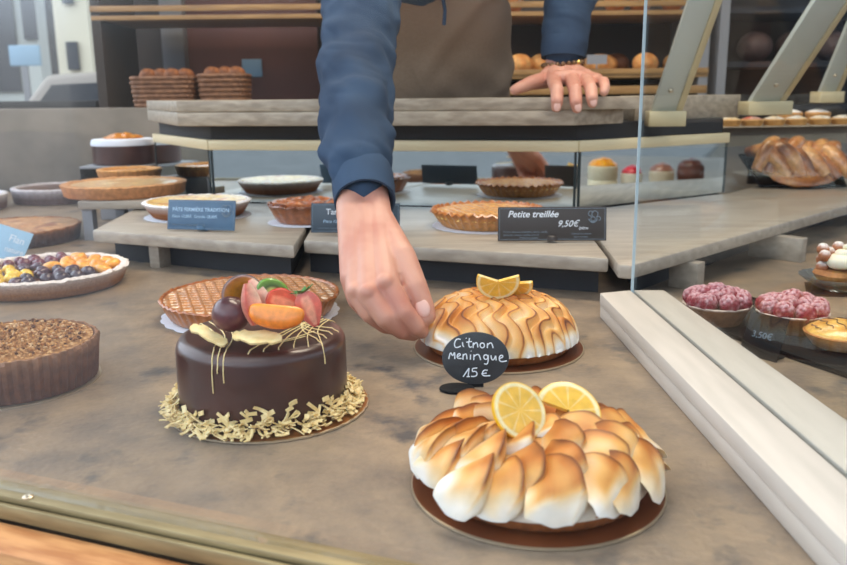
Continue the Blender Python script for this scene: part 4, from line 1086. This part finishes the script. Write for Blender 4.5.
# street modelled outside, standing in for reflections in the shop glass
def building(label, px0, px1, Y, ht, m, wins, depth=.8):
    a, b = dp(px0, 60, Y).x, dp(px1, 60, Y).x
    o = thing('building', label, 'building', ((a + b) / 2, Y, -.9))
    w = (b - a) / 2
    MB().box(-w, w, 0, depth, 0, ht).build('wall', m, o, smooth=False)
    for (x0, y0, x1, y1) in wins:
        p, q_ = dp(x0, y1, Y), dp(x1, y0, Y)
        MB().box(p.x - o.location.x, q_.x - o.location.x, -.04, -.002, p.z + .9, q_.z + .9).build('window', M['winglass'], o)
    return o
building('grey-cream building standing in for a street reflection at the far left', -160, 40, 9, 8, M['facade2'], [(-60, -20, -35, 40), (4, -40, 8, 92), (26, -40, 30, 40), (-20, 55, 0, 92)], .25)
building('narrow cream building standing in for a reflection, with a tall dark window', 58, 92, 7.5, 8, M['facade'], [(70, 42, 78, 70), (64, -20, 72, 4)], .5)
building('dark building between the two pale ones', 30, 140, 14, 9, M['dark'], [(42, -10, 46, 20)])
struct(MB().box(-14, 0, 3.45, 30, -1.0, -.9).build('trim_3', M['street'], smooth=False), 'grey street beyond the left window')
cr_ = thing('parked_car', 'beige parked car seen through the left window', 'car', (dp(80, 80, 6).x, 6, -.9))
P2 = [(-.75, .25), (-.75, .75), (-.55, .9), (-.25, 1.25), (.35, 1.28), (.75, .95), (.95, .85), (1.0, .3)]
RX = Matrix.Rotation(pi / 2, 4, 'X')
cz = .9 + dp(80, 70, 6).z - 1.28
mb = MB().prism(P2, -.5, .5, M=RX); mb.v = [v + Vector((0, .5, cz)) for v in mb.v]; mb.build('car_body', M['carpaint'], cr_, bevel=.05)
mb = MB().prism([(-.42, .92), (-.2, 1.18), (.32, 1.2), (.55, .95)], .502, .51, M=RX); mb.v = [v + Vector((0, .5, cz)) for v in mb.v]; mb.build('car_window', M['winglass'], cr_)
for x in (-.4, .6):
    mb = MB().lathe([(.02, -.08), (.22, -.08), (.22, .08), (.02, .08)], 24); mb.v = [RX @ v + Vector((x, -.05, cz + .24)) for v in mb.v]; mb.build('wheel', M['black'], cr_)
sgn = thing('street_sign', 'pale blue sign panel in front of the far left building', 'sign', (dp(24, 70, 8).x, 8, -.9))
a = dp(10, 66, 8); b = dp(38, 45, 8)
MB().box(a.x - sgn.location.x, b.x - sgn.location.x, 0, .05, a.z + .9, b.z + .9).build('sign_panel', M['bluesign'], sgn, bevel=.01)
MB().box(-.03, .03, .01, .04, 0, a.z + .8995).build('sign_post', M['greypost'], sgn)

# ------------------------------------------------------------------ cakes that show only in the right-hand mirror
tm = (M2 - M1).normalized(); nm_ = Vector((tm.y, -tm.x, 0))
def refl(p): return p - nm_ * 2 * (p - M1).dot(nm_)
for px, R_, h_, c_side, c_top, nm, lb in ((603, .042, .082, (236, 226, 200), (240, 150, 30), 'apricot_cake', 'cream cake with orange fruit top, seen in the right mirror'),
        (632, .030, .060, (240, 232, 214), (196, 30, 52), 'berry_cake', 'small cream cake with red glaze top, seen in the right mirror'),
        (662, .035, .066, (232, 216, 190), (150, 90, 66), 'layer_cake', 'pale layered cake with brown top, seen in the right mirror'),
        (691, .037, .078, (120, 70, 54), (96, 52, 40), 'brown_cake', 'dark brown layered cake, seen in the right mirror')):
    p = refl(dp(px, 165, 2.36))
    o = thing(nm, lb, 'cake', (p.x, p.y, .0003))
    MB().lathe([(R_ - .004, 0), (R_, .004), (R_, h_ * .45), (R_ - .003, h_ * .5), (R_, h_ * .55), (R_, h_ - .004), (R_ - .004, h_)], 48, c=lin(c_side), cap1=False).build('cake_body', M['dust'], o)
    MB().field(R_ - .002, lambda x, y: h_ + .020 * (1 - (hypot(x, y) / R_) ** 2) + .004 * nz(x, y, 0, 70), lambda x, y: mix(lin(c_top), tuple(min(1, q * 1.5) for q in lin(c_top)), .4 + nz(x, y, 1, 60)), 14, 48, z0=h_ - .003).build('topping', M['glazed'], o)

# ------------------------------------------------------------------ the person behind the counter
def remesh(name, mb, voxel, m, parent, it=5, fn=None):
    o = mb.build('tmp_shape', m, None, smooth=False)
    md = o.modifiers.new('r', 'REMESH'); md.mode = 'VOXEL'; md.voxel_size = voxel
    ms = o.modifiers.new('s', 'SMOOTH'); ms.factor = .5; ms.iterations = it
    bpy.context.view_layer.update()
    dg_ = bpy.context.evaluated_depsgraph_get()
    me = bpy.data.meshes.new_from_object(o.evaluated_get(dg_), preserve_all_data_layers=False, depsgraph=dg_)
    bpy.data.objects.remove(o, do_unlink=True)
    if fn:
        new = [fn(v.co.copy(), v.normal.copy()) for v in me.vertices]
        me.vertices.foreach_set('co', [c for p in new for c in p]); me.update()
    me.polygons.foreach_set('use_smooth', [True] * len(me.polygons))
    me.materials.clear(); me.materials.append(m)
    ob = bpy.data.objects.new(name, me); COL.objects.link(ob); ob.parent = parent
    return ob
def limb(mb, pts, n=14):
    for (p, r) in pts: mb.ball(p, r, n, 10)
    for (p, r), (q, s) in zip(pts, pts[1:]):
        if (Vector(p) - Vector(q)).length > 1e-4: mb.tube([p, q], [r, s], n)
    return mb
person = thing('person', 'person in a navy sweater and taupe apron leaning over the counter, reaching for a tart', 'person', (0, 0, 0))
B = MB()
# reaching hand
w1, w2 = dp(352, 216, .955), dp(377, 216, .955)
f1, f2 = dp(356, 170, 1.02), dp(367, 170, 1.02)
elbow = dp(358, 66, 1.20); sh_r = Vector((-.15, 1.47, .56))
limb(B, [(elbow, .036), (f1, .026), (w1, .0185)]); limb(B, [(elbow, .036), (f2, .022), (w2, .0180)])
IDX, MID, RNG, PNK = dp(387, 284, .862), dp(370, 294, .856), dp(357, 292, .868), dp(350, 278, .888)
limb(B, [(w2, .018), (IDX, .0135), (dp(404, 313, .845), .0118), (dp(416, 327, .846), .0100), (dp(421, 331, .855), .0088)])
limb(B, [(w2 * .6 + w1 * .4, .018), (MID, .0138), (dp(386, 318, .842), .0120), (dp(402, 330, .85), .0104), (dp(413, 333, .862), .0090)])
limb(B, [(w1 * .7 + w2 * .3, .018), (RNG, .0128), (dp(370, 313, .858), .0112), (dp(386, 325, .866), .0100), (dp(398, 328, .88), .0088)])
limb(B, [(w1, .018), (PNK, .0115), (dp(356, 300, .885), .0100), (dp(368, 314, .895), .0090), (dp(380, 319, .905), .0080)])
limb(B, [(w1 * .5 + w2 * .5, .019), (IDX * .5 + MID * .5 + Vector((0, .012, -.004)), .013)])
tC, tM, tI, tT = dp(386, 234, .935), dp(402, 257, .898), dp(415, 287, .872), dp(424, 309, .862)
limb(B, [(w2, .018), (tC, .0190), (tM, .0160), (tI, .0140), (tT, .0122), (dp(427, 316, .858), .0100)])
limb(B, [(tC, .017), (IDX * .7 + tC * .3, .012)])
for kn, kr in ((IDX, .0105), (MID, .0105), (RNG, .0095)): limb(B, [(kn + Vector((-.001, -.0055, .003)), kr)])
# resting hand
v1, v2 = dp(555, 70, 1.665), dp(571, 70, 1.665)
el2 = Vector((.335, 1.74, .545)); sh_l = Vector((.19, 1.66, .62))
m1, m2 = dp(563, 8, 1.705), dp(570, 8, 1.705)
limb(B, [(el2, .034), (m1, .026), (v1, .020)]); limb(B, [(el2, .034), (m2, .026), (v2, .020)])
for src, chain in ((v1, [(554, 82, 1.565, .0130), (557, 90, 1.500, .0120), (557, 101, 1.484, .0110), (556.5, 107, 1.486, .0095)]),
                   (v1 * .4 + v2 * .6, [(572, 81, 1.560, .0130), (575, 90, 1.494, .0122), (576, 102, 1.478, .0112), (577, 108, 1.480, .0095)]),
                   (v2, [(587, 81, 1.560, .0122), (591, 89, 1.490, .0114), (592, 98, 1.474, .0106), (592.5, 103, 1.476, .0090)]),
                   (v2, [(598, 82, 1.575, .0108), (604, 82, 1.520, .0098), (605, 88, 1.492, .0092), (604, 92, 1.486, .0080)])):
    limb(B, [(src, .0175)] + [(dp(a, b, c), r) for a, b, c, r in chain])
limb(B, [(dp(556, 78, 1.585), .014), (dp(573, 77, 1.58), .0145), (dp(588, 78, 1.585), .0135), (dp(597, 79.5, 1.595), .012)])
limb(B, [(dp(556, 75, 1.62), .016), (dp(573, 74, 1.62), .016), (dp(586, 76, 1.62), .014)])
limb(B, [(v1, .019), (dp(545, 80, 1.625), .0165), (dp(531, 83, 1.60), .0135), (dp(520, 87.5, 1.585), .0112), (dp(515, 90, 1.58), .0098)])
BF = B; B = MB()
# trunk, neck and head under the clothes
AX = [(-.05, 0, 2.03, .165, .105), (.10, 0, 2.01, .165, .10), (.22, 0, 1.975, .17, .10), (.37, 0, 1.87, .165, .10), (.46, .0, 1.78, .155, .10), (.56, .01, 1.67, .17, .095), (.64, .02, 1.585, .12, .07)]
B.rings([[Vector((cx + rx * cos(2 * pi * j / 32), cy + ry * sin(2 * pi * j / 32), z)) for j in range(32)] for z, cx, cy, rx, ry in AX])
limb(B, [(Vector((.02, 1.60, .62)), .06), (Vector((.025, 1.53, .72)), .055), (Vector((.03, 1.50, .76)), .055)])
HD = Vector((.03, 1.46, .84))
B.ball(HD, (.074, .095, .112), 28, 20); B.ball(HD + Vector((0, -.05, -.06)), (.05, .045, .05), 18, 12)
limb(B, [(HD + Vector((0, -.092, .012)), .010), (HD + Vector((0, -.112, -.022)), .014)])
for s_ in (-1, 1): B.ball(HD + Vector((s_ * .076, .012, -.005)), (.012, .022, .032), 12, 8)
limb(B, [(HD + Vector((-.022, -.089, -.055)), .008), (HD + Vector((0, -.096, -.055)), .009), (HD + Vector((.022, -.089, -.055)), .008)])
for s_ in (-1, 1):
    limb(B, [(Vector((s_ * .09, 2.03, .0)), .085), (Vector((s_ * .10, 2.02, -.36)), .055), (Vector((s_ * .11, 2.06, -.70)), .042), (Vector((s_ * .11, 2.0, -.745)), .03)])
limb(B, [(sh_r + Vector((.04, .06, 0)), .045), (elbow, .036)]); limb(B, [(sh_l, .045), (el2, .034)])
b_ = remesh('body', BF, .0018, M['skin'], person, 5); tk = remesh('tmp_trunk', B, .007, M['skin'], person, 3)
bmj = bmesh.new(); bmj.from_mesh(b_.data); bmj.from_mesh(tk.data); bmj.to_mesh(b_.data); bmj.free()
b_.data.polygons.foreach_set('use_smooth', [True] * len(b_.data.polygons)); bpy.data.objects.remove(tk, do_unlink=True)
for s_ in (-1, 1):
    MB().ball(HD + Vector((s_ * .030, -.083, .008)), (.0125, .010, .008), 14, 10).build('eye', M['white'], person)
MB().ball(HD + Vector((0, .014, .034)), (.083, .098, .098), 28, 18, fn=lambda d: 1 if d.z > -.15 or d.y > .2 else .86).build('hair', M['hair'], person)
def nail(p, q, up, r):
    "flat oval nail at the end of the bone p-q, facing up"
    d = (q - p).normalized(); n = (up - d * up.dot(d)).normalized(); s = d.cross(n)
    mt = Matrix((s, d, n)).transposed().to_4x4()
    return MB().ball(q + n * r * .90, (r * .62, r * .85, r * .16), 16, 8, M=mt).build('fingernail', M['nail'], person)
nail(tI, tT, Vector((-.1, -1, .35)), .0122)
for a, b, r in ((dp(557, 98, 1.484), dp(556.5, 106.5, 1.4845), .0098), (dp(576, 99, 1.478), dp(577, 107, 1.4785), .0098), (dp(592, 95, 1.474), dp(592.5, 102, 1.4745), .0092)): nail(a, b, Vector((0, -1, .25)), r)
# sweater
S_ = MB()
SX = [(-.02, 0, 2.03, .185, .122), (.10, 0, 2.01, .19, .122), (.22, 0, 1.975, .192, .122), (.37, 0, 1.87, .186, .122), (.46, .0, 1.78, .172, .118), (.56, .01, 1.67, .185, .108), (.63, .02, 1.60, .11, .08)]
S_.rings([[Vector((cx + rx * cos(2 * pi * j / 40), cy + ry * sin(2 * pi * j / 40), z)) for j in range(40)] for z, cx, cy, rx, ry in SX])
limb(S_, [(Vector((0, 1.68, .56)), .11), (sh_r + Vector((0, .02, 0)), .082), (dp(364, 0, 1.33), .056), (dp(357, 62, 1.205), .0515), (dp(355, 110, 1.115), .0480), (dp(357, 150, 1.05), .0430), (dp(362, 186, .995), .0345)], 24)
limb(S_, [(Vector((0.02, 1.70, .56)), .11), (sh_l, .075), (el2, .056), (dp(567, 8, 1.70), .0475), (dp(565, 44, 1.675), .0430), (dp(563, 53, 1.672), .036)], 24)
def wr(co_, n):
    p = Vector(co_); arm = p.y < 1.55
    a = .0105 if arm else .006
    s = nz(p.x * 1.2 + .8 * p.z, p.y * 2.2 - p.z * .6, p.z * 26, 13)
    w = a * s + .0035 * abs(nz(p.x + p.z * 1.6, p.y, p.z * 40, 24))
    return p + Vector(n) * w
remesh('sweater', S_, .004, M['sweater'], person, 4, wr)
def cuff(p, q, r, m):
    d = (q - p).normalized(); a = d.cross(Vector((0, 0, 1))).normalized(); b = a.cross(d)
    P = lambda u, rr: [p + (q - p) * u + (a * cos(2 * pi * j / 40) + b * sin(2 * pi * j / 40)) * rr for j in range(40)]
    return MB().rings([P(.35, r * .70), P(.9, r * .86), P(1.0, r * .93), P(1.0, r), P(.6, r * 1.035), P(.15, r * 1.03), P(0, r * .98)], cap1=True, cap0=True).build('cuff', m, person)
cuff(dp(362, 172, 1.015), dp(365, 202, .972), .0365, M['sweater'])
cuff(dp(564, 38, 1.676), dp(563, 58, 1.670), .0425, M['sweater'])
# apron: one thick sheet over the front
rows_o = []; rows_i = []
AP = [(-.40, 0, 2.02, .21, .17, 92), (-.10, 0, 2.02, .208, .150, 96), (.10, 0, 2.01, .206, .140, 100)] + [(.22 + .008 * i, 0, 0, 0, 0, 104) for i in range(31)] + [(.475, 0, 0, 0, 0, 70), (.49, 0, 0, 0, 0, 56), (.505, 0, 0, 0, 0, 48)]
def torso_at(z):
    for a, b in zip(SX, SX[1:]):
        if z <= b[0]:
            t = (z - a[0]) / (b[0] - a[0]); return [a[i] + (b[i] - a[i]) * t for i in range(5)]
    return list(SX[-1])
nA = 110
for (z, cx, cy, rx, ry, ang) in AP:
    if rx == 0: _, cx, cy, rx, ry = torso_at(z); rx += .011; ry += .012
    ro = []; ri = []
    for j in range(nA + 1):
        a = -pi / 2 + radians(ang) * (2 * j / nA - 1)
        u = j / nA
        x = rx * cos(a)
        fold = .010 * nz(x * 1.0 - z * .9, z * .6, 2, 12) + .014 * max(0, sin((x - z * .75 + .10) * 34)) ** 4 * sstep(.02, .2, x + .08) + .006 * sin(x * 50 + z * 40) * sstep(.36, .30, z)
        ro.append(Vector((cx + (rx + fold) * cos(a), cy + (ry + fold) * sin(a), z))); ri.append(Vector((cx + (rx - .004) * cos(a), cy + (ry - .004) * sin(a), z)))
    rows_o.append(ro + ri[::-1])
MB().rings(rows_o).build('apron', M['apron'], person, sharp=60)
zc_ = .44; cA = torso_at(.45)
c0 = dp(441, -12, cA[2] - cA[4] - .03); c1 = dp(445, 10, cA[2] - cA[4] - .022); c2_ = dp(444, 25, cA[2] - cA[4] - .018)
MB().tube([c0, c1, c2_], .0035, 10).build('drawstring', M['sweater'], person)
T_ = MB()
for s_ in (-1, 1):
    limb(T_, [(Vector((s_ * .085, 2.03, .02)), .105), (Vector((s_ * .10, 2.02, -.36)), .078), (Vector((s_ * .11, 2.06, -.66)), .062), (Vector((s_ * .11, 2.06, -.705)), .060)], 20)
remesh('trousers', T_, .008, M['trousers'], person, 3)
for s_ in (-1, 1):
    MB().ball((s_ * .11, 2.0, -.745), (.05, .13, .034), 20, 12).build('shoe', M['black'], person)
# bead bracelet on the resting wrist
br0 = dp(563, 63.5, 1.667); bp = MB()
pa = [br0 + Vector((.0385 * cos(2 * pi * j / 22), .034 * sin(2 * pi * j / 22), .004 * sin(2 * pi * j / 22 + 1.2))) for j in range(22)]
bc = bpy.data.objects.new('bracelet', MB().tube(pa + pa[:1], .001, 6).build('tmpb', M['bead']).data); COL.objects.link(bc); bc.parent = person
bpy.data.objects.remove(bpy.data.objects['tmpb'], do_unlink=True)
bead = None
for j, p in enumerate(pa):
    if j in (19, 4): MB().ball(p, .0055, 12, 8).build('gold_bead', M['goldbead'], bc); continue
    if bead is None: bead = MB().ball((0, 0, 0), .005, 12, 8).build('bead', M['bead'], bc); bead.location = p
    else: c = bead.copy(); COL.objects.link(c); c.parent = bc; c.location = p

# ------------------------------------------------------------------ light
w = bpy.data.worlds.new('world'); SC.world = w; w.use_nodes = True
N, L = w.node_tree.nodes, w.node_tree.links
bg = N['Background']; tc = N.new('ShaderNodeTexCoord'); sx = N.new('ShaderNodeSeparateXYZ'); r = N.new('ShaderNodeValToRGB')
L.new(tc.outputs['Generated'], sx.inputs[0]); mr = N.new('ShaderNodeMapRange'); mr.inputs[1].default_value = -1; mr.inputs[2].default_value = 1
L.new(sx.outputs['Z'], mr.inputs[0]); L.new(mr.outputs[0], r.inputs[0])
e = r.color_ramp.elements
e[0].position = .48; e[0].color = (.16, .155, .15, 1)
e[1].position = .585; e[1].color = (.75, .86, 1.0, 1)
x = e.new(.53); x.color = (.26, .27, .28, 1)
x = e.new(1.0); x.color = (.85, .92, 1.0, 1)
lx = N.new('ShaderNodeMapRange'); lx.inputs[1].default_value = .35; lx.inputs[2].default_value = -.9; lx.inputs[3].default_value = .9; lx.inputs[4].default_value = 2.3
L.new(sx.outputs['X'], lx.inputs[0]); vm = N.new('ShaderNodeVectorMath'); vm.operation = 'SCALE'
L.new(r.outputs[0], vm.inputs[0]); L.new(lx.outputs[0], vm.inputs['Scale']); L.new(vm.outputs[0], bg.inputs[0]); bg.inputs[1].default_value = 1.36
def area(name, loc, tgt, sx_, sy_, power, col):
    l = bpy.data.lights.new(name, 'AREA'); l.shape = 'RECTANGLE'; l.size = sx_; l.size_y = sy_; l.energy = power; l.color = col
    o = bpy.data.objects.new(name, l); COL.objects.link(o); o.location = loc
    d = Vector(tgt) - Vector(loc); o.rotation_euler = d.to_track_quat('-Z', 'Y').to_euler(); return o
area('ceiling_lamp', (.3, 1.2, 1.70), (.25, 1.0, 0), 1.3, .35, 24, (1, .86, .68))
area('ceiling_lamp', (.2, 2.3, 1.70), (.2, 2.4, 0), 1.6, .4, 14, (1, .84, .64))

SC.view_settings.view_transform = 'Standard'; SC.view_settings.look = 'None'; SC.view_settings.gamma = 1
SC.view_settings.use_curve_mapping = False
SC.view_settings.exposure = 0.28
SC.cycles.use_denoising = True
SC.cycles.max_bounces = 8; SC.cycles.transparent_max_bounces = 12
SC.cycles.sample_clamp_indirect = 4
SC.cycles.caustics_reflective = False; SC.cycles.caustics_refractive = False

# written lettering and piped lines become plain meshes
bpy.context.view_layer.update()
dg_ = bpy.context.evaluated_depsgraph_get()
for o in [o for o in bpy.data.objects if o.type in ('CURVE', 'FONT')]:
    me = bpy.data.meshes.new_from_object(o.evaluated_get(dg_), depsgraph=dg_)
    n_ = bpy.data.objects.new('tmp', me); COL.objects.link(n_)
    n_.parent = o.parent; n_.location = o.location; n_.rotation_euler = o.rotation_euler; n_.scale = o.scale
    nm = o.name.split('.')[0]; bpy.data.objects.remove(o, do_unlink=True); n_.name = nm
